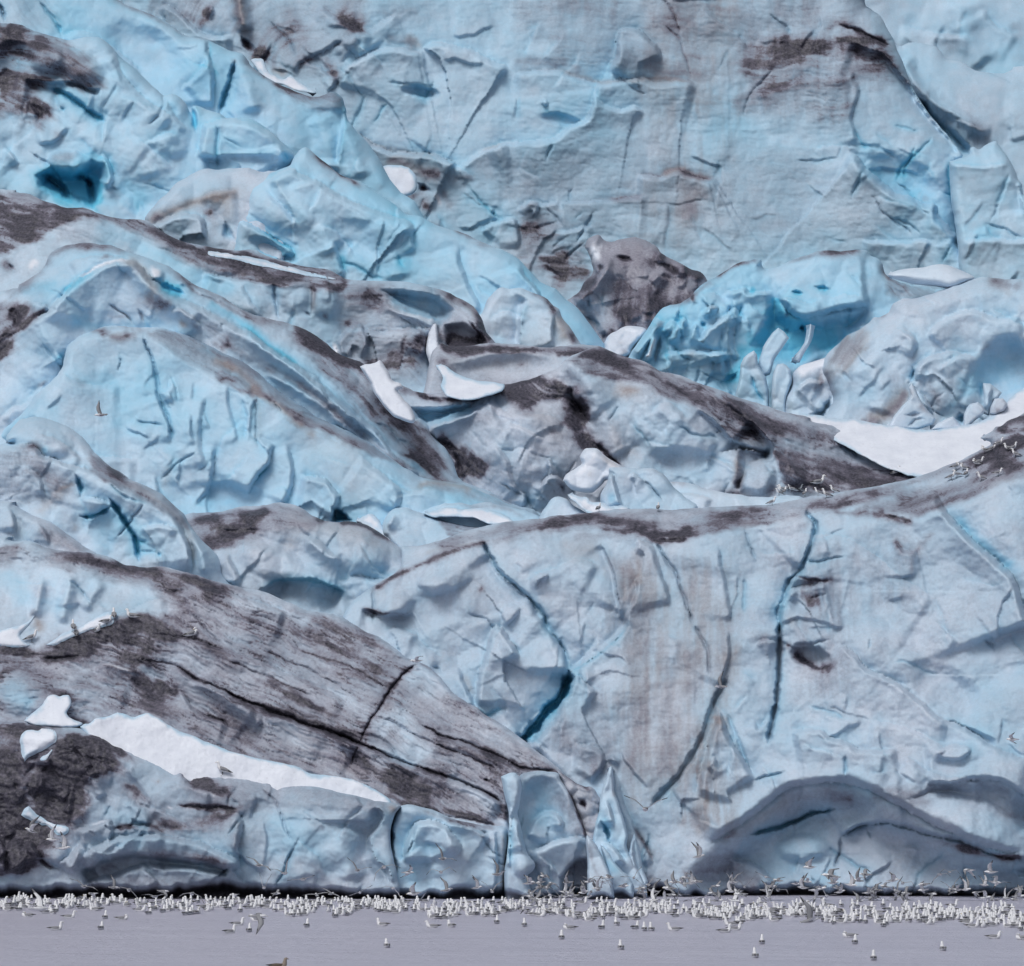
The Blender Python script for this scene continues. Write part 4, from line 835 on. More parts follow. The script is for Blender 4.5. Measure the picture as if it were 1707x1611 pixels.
build_body('KS2', 'ice_block', 'tilted blue-grey ice block with a long crack beside the white knob', 'ice block',
           "1003,850 1000,825 1010,806 1014,790 1016,781 1030,780 1045,779 1065,781 1087,781 1100,787 1108,793 1118,806 1125,815 1145,830 1165,845 1140,862 1031,862",
           168.8, 840, tilt=.5, step=1.9, rim=9, rimd=.8, thick=3, seed=32, blue=.30, dirt=.08, lump=.3, fac=.3, facw=35, scal=.12, rough=2,
           feats=[('S', "1020,783 1026,805 1034,830 1040,845", 8, .8), ('C', "1072,797 1088,815 1106,836", 3.5, .5, .2, .4), ('D', "1060,795 1085,812", 8, .3), ('C', "1012,790 1026,788", 6, .6, .2, .4), ('U', "1012,820 1025,838", 9, .35), ('S', "1045,800 1055,790 1080,800", 6, .4)])
build_body('KS3', 'snow_patch', 'thin branching snow strip in front of the white knob', 'snow patch',
           "944,824 955,823 965,830 978,830 990,837 1006,836 1016,843 1034,842 1050,848 1031,858 1003,860 985,858 970,850 958,838 950,832", 167.4, 850, tilt=1.2, step=1.8, rim=4, rimd=.3, thick=1.5, seed=93, lump=.1, scal=.05, fac=.15, facw=15, rough=2, mat=SNOW)
build_body('KS4', 'ice_bank', 'smooth pale ice bank left of the thin branching snow strip', 'ice bank',
           "895,870 905,850 918,835 930,828 945,832 960,845 980,856 1010,860 1000,880 900,890", 167.8, 865, tilt=.9, step=2, rim=10, rimd=.8, thick=3, seed=33, blue=.26, dirt=.05, lump=.3, fac=.2, scal=.1)
build_body('KT1', 'ice_bank', 'curved pale ice lip arching above the white snow crescent, centre left', 'ice bank',
           "680,875 695,858 705,848 722,842 740,837 765,838 785,842 810,838 835,842 865,850 892,858 905,870 880,895 700,910", 169.6, 870, tilt=1.0, step=2, rim=8, rimd=.7, thick=3, seed=34, blue=.34, dirt=.05, lump=.25, fac=.15, scal=.08,
           feats=[('D', "780,845 830,845 880,862", 4, .35), ('S', "705,862 735,850 780,850 830,855 850,868", 6, .4)])
build_body('KT2', 'snow_patch', 'white snow crescent lying on the ice in the middle of the photo', 'snow patch',
           "706,857 720,852 739,848 755,848 771,850 799,848 815,850 829,854 840,858 850,864 858,872 841,877 813,874 795,866 771,862 743,862 722,862", 168.4, 870, tilt=1.6, step=1.8, rim=4, rimd=.3, thick=1.5, seed=94, lump=.1, scal=.04, fac=.08, rough=1, mat=SNOW)
build_body('KT3', 'ice_block', 'bluish ice hummock with grey streaks beside the snow crescent', 'ice block',
           "636,892 639,875 644,862 650,853 665,846 678,846 690,851 711,858 735,866 757,872 790,878 820,880 800,905 683,930 658,915",
           167.9, 900, tilt=.9, step=1.9, rim=12, rimd=1.1, thick=3, seed=35, blue=.32, dirt=.06, lump=.25, fac=.25, facw=35, scal=.1, flow="650,850 720,870 820,882",
           feats=[('A', "725,864 790,876 825,882 780,895 750,890", .5, 9), ('S', "642,880 650,865 662,856", 6, .5), ('D', "645,875 655,890 665,900", 5, .25)])
build_body('KT4', 'snow_patch', 'small white snow tongue between the hummock and the grey mound', 'snow patch',
           "592,870 604,862 616,857 627,862 636,872 644,884 655,890 668,892 690,905 720,900 712,912 690,918 668,914 650,906 634,892 615,880", 168.2, 905, tilt=1.2, step=1.8, rim=5, rimd=.4, thick=1.5, seed=95, lump=.12, scal=.05, fac=.1, rough=1.5, mat=SNOW)
build_body('KC', 'snow_patch', 'long white snow scrap beside the dark seam, left of centre', 'snow patch',
           "599,611 608,607 618,606 628,604 634,602 642,610 649,622 655,636 668,640 672,648 664,652 672,664 684,678 691,692 692,700 686,705 670,700 655,694 645,684 632,668 622,652 615,635", 171.8, 690, tilt=.9, step=1.8, rim=7, rimd=.6, thick=2, seed=96, lump=.15, scal=.08, scalw=30, fac=.12, rough=2, snow=.88, blue=.05, dirt=.03,
           feats=[('D', "618,612 622,635 640,660 660,685 680,698", 2, .25)])

build_body('N', 'ice_mound', 'grey ice mound with black dirt smears and a thin blue crack, left of centre', 'ice mound',
           "285,890 308,860 330,856 355,855 380,850 404,845 425,844 446,842 467,839 492,842 510,853 525,862 545,869 560,872 581,869 602,872 630,886 658,903 669,911 680,930 690,990 600,1060 400,1040 320,980 290,930",
           165.2, 1000, led=[(14, 320, 860, 680, 1000, 318)], tilt=.5, rim=20, rimd=1.6, seed=25, blue=.24, dirt=.15, brown=.10, lump=.6, lumpw=60, scal=.35, scalw=45, fac=.35, facw=50, sh=.22,
           flow="310,870 420,860 520,870 660,915", feats=[
    ('T', "290,930 360,912 430,890 520,880 600,900 680,950", 1.3, 12), ('A', "300,862 400,846 492,842 545,869 520,885 450,890 420,905 350,920 310,890", .40, 14), ('D', "358,880 395,886 430,882", 8, 1.0), ('D', "395,865 430,856 450,846", 10, .85), ('C', "370,884 400,888 430,884", 6, .6, 0, .7), ('D', "320,870 370,862", 10, .4),
    ('D', "525,862 545,869", 5, .7), ('D', "560,873 581,871 602,874 630,888 658,905", 4.5, .8), ('D', "330,900 400,900", 10, .35), ('N', "470,870 560,880 640,900", 18, .3),
    ('C', "443,981 452,973 468,968 510,969 530,970 548,976 562,984 577,992", 4, 1.0, .8, .25), ('S', "430,985 443,978 468,967 510,968 548,974 578,990", 14, -1.0), ('B', 520, 1000, 60, 18, 8, -.3), ('R', "510,895 535,920 570,935", 10, .6), ('S', "505,890 530,900 555,925 570,930", 10, .5, .15), ('B', 450, 935, 50, 26, 20, .7), ('B', 600, 920, 44, 34, 20, .8), ('S', "560,970 600,960 640,965 665,950", 16, .6), ('U', "600,960 650,955", 20, .25), ('N', "480,890 490,920", 14, .3), ('S', "380,920 400,960 400,980", 14, .5)])

build_body('M', 'ice_lobe', 'rounded ice lobe split by bright blue cracks at the left', 'ice lobe',
           "-270,760 0,742 10,738 12,728 18,717 27,706 35,700 60,695 75,698 91,704 108,710 123,718 144,735 158,753 176,771 193,784 211,795 228,804 246,813 262,820 274,827 292,844 306,858 316,876 337,901 355,918 369,939 371,957 385,970 392,978 385,1020 0,1020 -270,1020",
           163.5, 960, led=[(16, 0, 710, 380, 960, 319)], tilt=.45, rim=16, rimd=1.4, seed=26, blue=.28, dirt=.06, lump=.5, lumpw=70, scal=.25, scalw=45, fac=.3, facw=55, sh=.2,
           flow="0,740 80,740 170,790 280,850 330,950", feats=[
    ('S', "0,744 21,744 35,739 56,746 70,760 84,763 105,771 141,781 176,793 211,814 246,832 281,849 299,870 309,890 318,915 322,955", 12, 1.2), ('T', "-20,790 60,780 130,795 200,830 260,860 300,900 330,990", 1.0, 10),
    ('A', "150,750 176,771 246,813 300,850 316,880 300,872 250,840 200,812 150,785", .45, 12), ('N', "200,800 260,832 310,880 325,940", 7, .45), ('D', "40,742 70,750", 8, .4), ('U', "70,745 78,760", 7, .4), ('B', 75, 735, 40, 22, 20, .5), ('S', "60,720 100,735 140,770", 10, .4),
    ('C', "125,792 130,805 134,815 135,829", 6, 1.0, .65, .05), ('C', "134,859 151,860 170,853 184,845", 6, 1.0, .65), ('C', "183,832 197,852 214,878 225,897 229,920 232,934", 7.5, 1.3, .7), ('S', "137,830 150,829 168,833 184,843", 8, .8), ('C', "225,902 235,902 250,901", 3, .4, .3), ('C', "228,918 240,920 262,921", 3, .4, .3), ('C', "264,920 270,930", 4, .5, .4), ('S', "228,885 240,875 270,873 300,882", 10, .5),
    ('N', "90,820 110,812 128,806", 5, .6), ('D', "40,770 80,790 110,815", 14, .3), ('A', "-60,760 60,750 120,800 90,850 40,840 -60,820", .28, 24), ('N', "60,860 90,830 120,812", 12, .35), ('D', "65,842 90,830", 8, .3), ('S', "40,775 70,800 75,830", 12, .4), ('N', "130,870 120,890", 8, .4), ('U', "150,880 200,900", 26, .2), ('D', "180,770 230,820", 12, .25), ('R', "316,880 335,920 345,960", 9, .5), ('C', "318,900 322,930 321,960", 4, .4, .1, .3)])
build_body('M2', 'ice_lobe', 'small grey-white ice lobe low at the left edge under the cracked lobe', 'ice lobe',
           "-270,818 0,834 20,841 35,848 60,862 75,867 88,873 104,884 116,894 137,908 151,918 190,945 200,970 100,990 -270,990",
           161.8, 960, tilt=.5, rim=14, rimd=1.2, seed=27, blue=.2, dirt=.14, brown=.06, lump=.4, scal=.25, scalw=34, fac=.3, facw=40,
           flow="-50,830 60,865 150,920", feats=[('S', "15,845 25,865 26,890", 8, .6, .1), ('S', "60,868 80,890 85,910", 8, .4), ('A', "60,862 116,894 151,918 120,925 70,890", .3, 12), ('N', "26,860 28,900", 8, .3), ('D', "0,870 20,900", 14, .2)])

# ------------------------------------------------------------------ the front
P_OUT = ("560,1120 562,1060 572,1025 580,1012 590,1000 606,988 625,975 640,966 655,958 668,945 669,925 668,911 685,911 700,909 718,906 736,901 755,893 771,887 790,881 813,876 836,872 859,869 880,866 897,864 915,862 932,860 955,858 982,855 1000,852 1017,850 1050,849 1087,848 1120,850 1177,846 1230,844 1283,841 1305,838 1325,834 1364,825 1406,820 1440,815 1458,812 1480,806 1500,802 "
         "1525,796 1550,788 1570,779 1599,768 1615,760 1627,754 1640,747 1652,740 1645,735 1634,731 1646,724 1655,718 1660,712 1669,711 1680,702 1707,690 1740,670 2000,640 2000,1580 560,1580")
build_body('P', 'ice_wall', 'massive cracked ice wall rising from the sea, right, with an overhanging arch at its foot', 'ice wall',
           P_OUT, 153.2, 1500, led=[(44, 600, 930, 1240, 1400, 320, ((70, 120), (20, 60))), (44, 1200, 880, 1707, 1320, 321, ((20, 60), (75, 115), (-10, 15))), (16, 1200, 1380, 1707, 1480, 322)], tilt=.5, tx=-.14, rim=9, rimd=.7, thick=7, seed=28, blue=.26, dirt=.19, brown=.015, lump=.6, lumpw=110, scal=.34, scalw=62, fac=.36, facw=95, fine=.05, sh=.2, rough=2,
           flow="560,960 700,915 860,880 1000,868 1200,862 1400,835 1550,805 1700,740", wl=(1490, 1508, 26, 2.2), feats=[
    ('T', "560,1050 580,1018 620,985 665,957 690,946 722,932 767,915 813,901 859,897 911,890 982,887 1052,897 1107,904 1153,900 1223,883 1283,880 1353,869 1423,851 1476,858 1529,869 1580,855 1640,835 1720,800 2000,760", 2.3, 9),
    ('A', "700,912 771,889 859,870 932,861 1017,852 1087,850 1177,848 1283,843 1406,822 1500,804 1599,770 1650,740 2000,660 2000,770 1700,800 1580,842 1530,858 1476,852 1423,848 1353,862 1283,874 1223,880 1153,896 1107,898 1052,890 982,880 911,884 859,888 790,900 740,915", .40, 12),
    ('D', "620,985 665,957 722,932 767,917 813,901", 5, .75), ('D', "813,901 859,893 930,875", 8, .35), ('D', "900,872 1000,865 1100,880", 12, .35), ('D', "1060,885 1100,892 1130,890 1157,887", 9, .8), ('D', "1085,899 1107,903 1150,900", 5, 1.0), ('C', "1095,900 1120,903 1150,900", 5, .7, 0, .7), ('D', "950,893 1050,894", 6, .3), ('G', "690,925 740,912", 12, .5), ('D', "1170,860 1290,858", 12, .3), ('N', "1225,876 1250,872 1275,870", 6, .6), ('D', "1380,852 1430,855 1470,858 1500,868 1525,874", 7, .65), ('D', "1320,880 1350,876", 6, .5), ('C', "1470,860 1500,864 1522,872", 4, .5, 0, .6), ('D', "1340,845 1400,835 1470,820", 10, .4), ('G', "1500,815 1570,800 1620,790", 12, .5), ('G', "1340,862 1440,842 1500,830", 6, .5),
    ('A', "1652,741 1640,732 1669,712 1707,690 2000,640 2000,720 1720,740 1640,760 1600,774", .5, 10), ('S', "1640,748 1655,738 1680,735 1720,728", 8, .8, .4), ('D', "1655,715 1690,722 1720,716", 6, .8), ('D', "1600,775 1650,770 1720,790", 20, .35), ('S', "1640,722 1662,712 1690,700 1720,690", 7, .5, .3), ('N', "1625,795 1700,800", 14, .2),
    # long cracks
    ('C', "805,902 809,912 813,922 822,937 834,953 848,966 862,978 873,987 883,996 897,1012 908,1027 912,1050", 5.5, .9, .35, .2), ('S', "812,920 834,953 862,978 883,996 908,1027", 12, -.6), ('C', "900,1038 909,1048 918,1058 929,1068 939,1079 942,1095 944,1111 947,1125", 5, .8, .35, .15), ('S', "880,990 900,1030 925,1062 942,1090 946,1125", 14, .6),
    ('C', "1050,1028 1040,1045 1031,1061 1015,1076 996,1093 982,1102 968,1111 947,1125", 7, .8, .25, .1), ('S', "1052,1026 1031,1059 996,1091 968,1109 947,1123", 12, -.8),
    ('C', "948,1120 945,1140 943,1153 930,1168 914,1182 903,1195 893,1207 880,1220 866,1235 875,1248", 13, 2.0, .62, .05), ('S', "948,1115 943,1150 914,1180 893,1204 868,1228", 16, -.9),
    ('S', "792,1178 794,1150 795,1129 808,1093 815,1058 820,1048 826,1043 840,1052 861,1083 866,1095", 13, 1.0), ('C', "796,1180 808,1193 825,1186 843,1181", 5, .7, .5), ('S', "847,1061 861,1083 866,1100", 7, .4), ('S', "870,1010 850,1040 836,1045", 10, .4),
    ('S', "999,904 1010,922 1017,939 1027,975 1034,1010 1032,1030", 9, -.4, .25), ('C', "1000,905 1017,939 1028,980 1034,1012", 2.6, .35, .15, .2), ('N', "1045,930 1048,970 1042,1010", 12, .4), ('D', "1040,930 1050,980 1042,1030", 12, .22), ('S', "1055,925 1062,900 1078,905 1090,912 1098,940 1112,980 1120,1010", 12, .5), ('S', "1035,1040 1052,1010 1060,985 1062,960", 8, .4),
    ('C', "1092,903 1100,915 1107,929 1118,945 1125,953 1134,980 1142,1003 1156,1041", 4, .6, .2, .3), ('C', "1157,1040 1168,1062 1178,1083 1181,1111 1180,1130", 4, .5, .15, .35), ('D', "1125,955 1142,1003", 8, .3), ('D', "1150,965 1156,985", 8, .45), ('C', "1240,883 1251,915 1262,938", 3, .4, .2, .15), ('S', "1215,1050 1218,1090 1205,1130 1195,1150", 9, .4), ('S', "1197,905 1205,950 1216,1000 1216,1040", 10, .3),
    ('C', "1350,848 1346,858 1358,872 1360,884 1353,911 1345,925 1339,943 1330,955 1318,964 1312,978 1307,992 1302,1010 1300,1027 1300,1045 1298,1059", 6.5, 1.0, .4, .1), ('S', "1340,946 1322,966 1310,990 1302,1020 1300,1050", 12, -.7), ('C', "1298,1040 1300,1068 1300,1090 1300,1111 1298,1140 1295,1164 1291,1185 1288,1200 1281,1240", 7, 1.3, .3, .4), ('S', "1306,1060 1304,1111 1298,1164 1284,1225", 10, -.4),
    ('C', "1322,958 1340,965 1355,968 1388,967", 3.5, .5, 0, .6), ('D', "1325,985 1345,1000 1360,1020", 13, .45), ('B', 1345, 995, 28, 26, 0, -.7), ('N', "1310,1030 1330,1045", 8, .4), ('S', "1307,1000 1320,980 1350,975 1385,972", 12, .6), ('D', "1330,972 1400,968", 6, .4), ('D', "1262,1065 1285,1072", 10, .5), ('S', "1258,1075 1275,1066 1298,1072", 7, .5),
    ('B', 1350, 1092, 30, 16, 12, -.9), ('D', "1318,1082 1337,1100 1362,1113 1385,1112", 8, .85), ('C', "1330,1095 1348,1108 1365,1114", 5, .5, 0, .6), ('D', "1305,1075 1315,1082", 8, .5), ('D', "1400,1095 1380,1115 1385,1130", 9, .35), ('U', "1345,1075 1385,1085", 14, .2), ('S', "1395,1068 1420,1085 1440,1110 1461,1122 1485,1132 1515,1153 1545,1175 1568,1196 1603,1210 1639,1231 1674,1253 1730,1275", 14, .8), ('S', "1568,1200 1590,1203 1620,1215 1665,1232", 10, -.4),
    ('S', "1562,815 1567,830 1574,848 1585,862 1599,876 1627,904 1655,929 1683,953 1697,975 1705,1003 1720,1045", 20, 1.9), ('U', "1590,858 1620,890 1660,925 1690,950", 11, .42), ('S', "1330,890 1420,900 1500,960 1560,1000", 30, .25),  # blue stroke paints the shade above the big step
    ('D', "1487,894 1504,918 1520,922 1529,918 1545,900 1562,887", 8, .5), ('D', "1500,895 1520,905", 8, .4), ('D', "1516,920 1518,950 1514,965", 4, .3), ('S', "1490,900 1510,918 1530,915", 8, .5), ('C', "1451,1062 1449,1075 1444,1088", 3, .4, .2), ('D', "1615,985 1630,1000", 14, .15),
    # brownish veil down the middle
    ('H', "947,1112 956,1126 951,1158 928,1186 908,1208 896,1225 886,1246 872,1242 864,1230 884,1206 904,1180 928,1158 938,1135", .8, 5), ('U', "946,1128 943,1153 914,1182 893,1207 874,1236", 7, .5), ('G', "946,1128 943,1153 914,1182 893,1207 874,1236", 9, .8),
    ('V', "1010,930 1230,920 1240,1120 1200,1240 1210,1400 1120,1400 1060,1330 1030,1150", .62, 50, 'N'), ('V', "960,1130 1090,1180 1060,1300 960,1300 900,1250", .35, 40, 'D'), ('V', "1160,1220 1230,1240 1260,1320 1180,1400 1130,1380", .6, 24, 'N'), ('V', "1240,900 1560,900 1560,1010 1440,1050 1300,1000", .3, 50, 'D'), ('V', "1320,980 1420,980 1420,1160 1320,1160", .35, 30, 'D'), ('V', "590,980 800,930 800,1150 700,1100", .2, 40, 'N'),
    ('A', "1060,980 1200,960 1220,1100 1190,1240 1140,1330 1080,1330 1040,1200 1050,1080", .20, 50, 'N'), ('D', "1075,1000 1080,1120 1060,1220", 18, .18), ('D', "1110,1100 1115,1200 1095,1300", 20, .22), ('D', "1150,1080 1160,1180", 16, .22), ('N', "1005,925 960,930 940,920", 14, .25),
    ('C', "1213,1129 1203,1148 1196,1164 1190,1178 1184,1195 1171,1231 1150,1265 1128,1299 1107,1320 1085,1345", 8, .7, .3, .1), ('S', "1160,1330 1172,1280 1183,1235 1196,1190 1205,1200 1222,1240 1240,1268 1262,1300", 15, .9), ('N', "1180,1260 1195,1300 1170,1350 1175,1390", 24, .32), ('N', "1196,1190 1200,1215", 8, .6), ('D', "1160,1340 1150,1400", 14, .25), ('S', "1175,1283 1190,1262 1200,1280 1212,1272", 8, .5), ('C', "1212,1190 1222,1215 1240,1262 1250,1280", 5, .4, .2), ('D', "1140,1240 1165,1215", 10, .3),
    ('S', "880,1245 920,1200 938,1160 958,1128 968,1133 985,1145 1000,1155", 16, .8), ('S', "955,1240 990,1245 1010,1270 985,1310", 14, .5), ('S', "975,1150 965,1130 970,1098 1000,1060", 10, .4), ('D', "930,1230 980,1260 1000,1300", 18, .25), ('R', "1010,1262 1035,1275", 5, .5),
    ('S', "1318,1217 1340,1214 1369,1217 1385,1228 1415,1238 1433,1249 1465,1250 1497,1246", 14, .9), ('S', "1255,1200 1265,1215 1280,1190", 7, .4), ('C', "1409,1255 1410,1275 1406,1298", 4.5, .6, .4, .1), ('S', "1555,1255 1590,1240 1620,1250 1600,1268 1560,1262", 8, .4), ('S', "1510,1260 1560,1290 1640,1300", 14, .5), ('B', 1590, 1255, 40, 16, 0, .4), ('B', 1480, 1090, 60, 40, 30, .4), ('B', 1580, 1150, 60, 30, 30, -.4), ('S', "1450,1200 1520,1215 1580,1250", 18, .3),
    ('S', "720,1000 712,985 690,975", 12, .4), ('B', 660, 1010, 26, 16, -20, .7), ('S', "600,1015 625,1018 650,1025 675,1025 690,1018", 7, -.6, .45), ('D', "602,1016 640,1022 672,1027", 3.5, .7), ('D', "800,972 803,980 796,990", 5, .5), ('S', "640,1060 655,1045 700,1060", 10, .3), ('S', "765,1110 775,1140 790,1170 795,1180", 10, .5, .1), ('N', "770,1120 790,1160", 7, .4), ('B', 725, 1010, 40, 30, 0, -.4), ('B', 745, 970, 40, 16, -20, .5), ('S', "690,1045 705,1075 740,1100", 16, .3), ('S', "880,960 920,950 960,930 1000,945", 16, .4), ('S', "880,975 895,960 915,958 910,975", 8, .4),
    ('N', "700,925 760,912 810,905", 6, .4), ('N', "930,905 960,910 1000,906", 14, .3), ('N', "1065,930 1068,980", 8, .45), ('N', "1185,1200 1170,1300 1165,1400", 14, .35),
    # the arch
    ('H', "1140,1446 1178,1411 1213,1389 1240,1370 1263,1356 1285,1338 1305,1322 1330,1313 1355,1309 1408,1306 1430,1309 1450,1317 1475,1332 1500,1345 1530,1362 1568,1382 1600,1398 1640,1412 1712,1425 2010,1430 2010,1640 1140,1640", 2.0, 62),
    ('S', "1712,1424 1640,1411 1568,1381 1530,1361 1475,1331 1450,1316 1408,1305 1355,1308 1305,1321 1263,1355 1213,1388 1178,1410", 26, 1.0),
    ('H', "1500,1340 1530,1318 1560,1307 1600,1304 1639,1298 1681,1306 1712,1328 1760,1350 1760,1400 1700,1395 1640,1352 1560,1330", .8, 22), ('S', "1760,1350 1712,1330 1681,1308 1639,1300 1585,1306 1543,1309", 14, .9), ('D', "1540,1312 1585,1314 1640,1308 1690,1320", 9, .3), ('D', "1655,1345 1690,1362 1720,1365", 8, .3), ('B', 1620, 1370, 60, 24, 20, .6),
    ('A', "1178,1412 1263,1358 1305,1324 1408,1308 1470,1335 1530,1366 1600,1400 1712,1428 1712,1445 1600,1412 1530,1392 1478,1376 1400,1380 1330,1370 1260,1392 1200,1420", .10, 24), ('N', "1215,1395 1270,1362 1320,1330", 12, .35), ('D', "1310,1335 1370,1325 1430,1332", 14, .3), ('D', "1190,1405 1230,1388", 7, .5), ('D', "1450,1320 1530,1330 1545,1350", 14, .3), ('D', "1560,1400 1640,1425 1712,1430", 6, .6),
    ('C', "1250,1391 1290,1381 1320,1372 1350,1358 1391,1348", 6, 1.2, .6, .1), ('C', "1400,1396 1412,1386 1426,1380 1450,1374 1479,1373 1505,1379 1532,1387 1568,1394 1600,1402 1621,1409 1656,1423 1712,1432", 4.5, .8, .25, .25), ('C', "1401,1394 1402,1410 1400,1425 1390,1450", 4, .7, .15, .45), ('C', "1447,1383 1452,1400", 3, .4, .2, .3), ('S', "1720,1436 1656,1424 1600,1403 1532,1388 1479,1374 1426,1381 1400,1397", 10, .9),
    ('U', "1280,1420 1400,1460", 50, .12), ('D', "1240,1440 1360,1400 1500,1420 1700,1450", 50, .05), ('B', 1340, 1415, 40, 20, 0, .5), ('S', "1215,1430 1260,1440 1300,1480", 16, .6), ('D', "1130,1460 1200,1450 1270,1480", 24, .45), ('C', "1690,1450 1720,1460", 9, 1.0, .2, .4), ('S', "1390,1450 1396,1490 1390,1510", 8, .4), ('C', "1350,1460 1356,1475", 4, .5, .2, .2),  # broad dark strokes here and below paint the gloom of the low cave
    ('D', "1060,1470 1100,1480 1130,1478", 16, .45), ('C', "1058,1380 1075,1410 1090,1440", 4, .6, .1, .7), ('N', "1060,1382 1090,1435", 6, .5), ('S', "1030,1300 1045,1350 1060,1380 1092,1440", 9, .4), ('U', "1130,1340 1110,1300", 14, .15)])

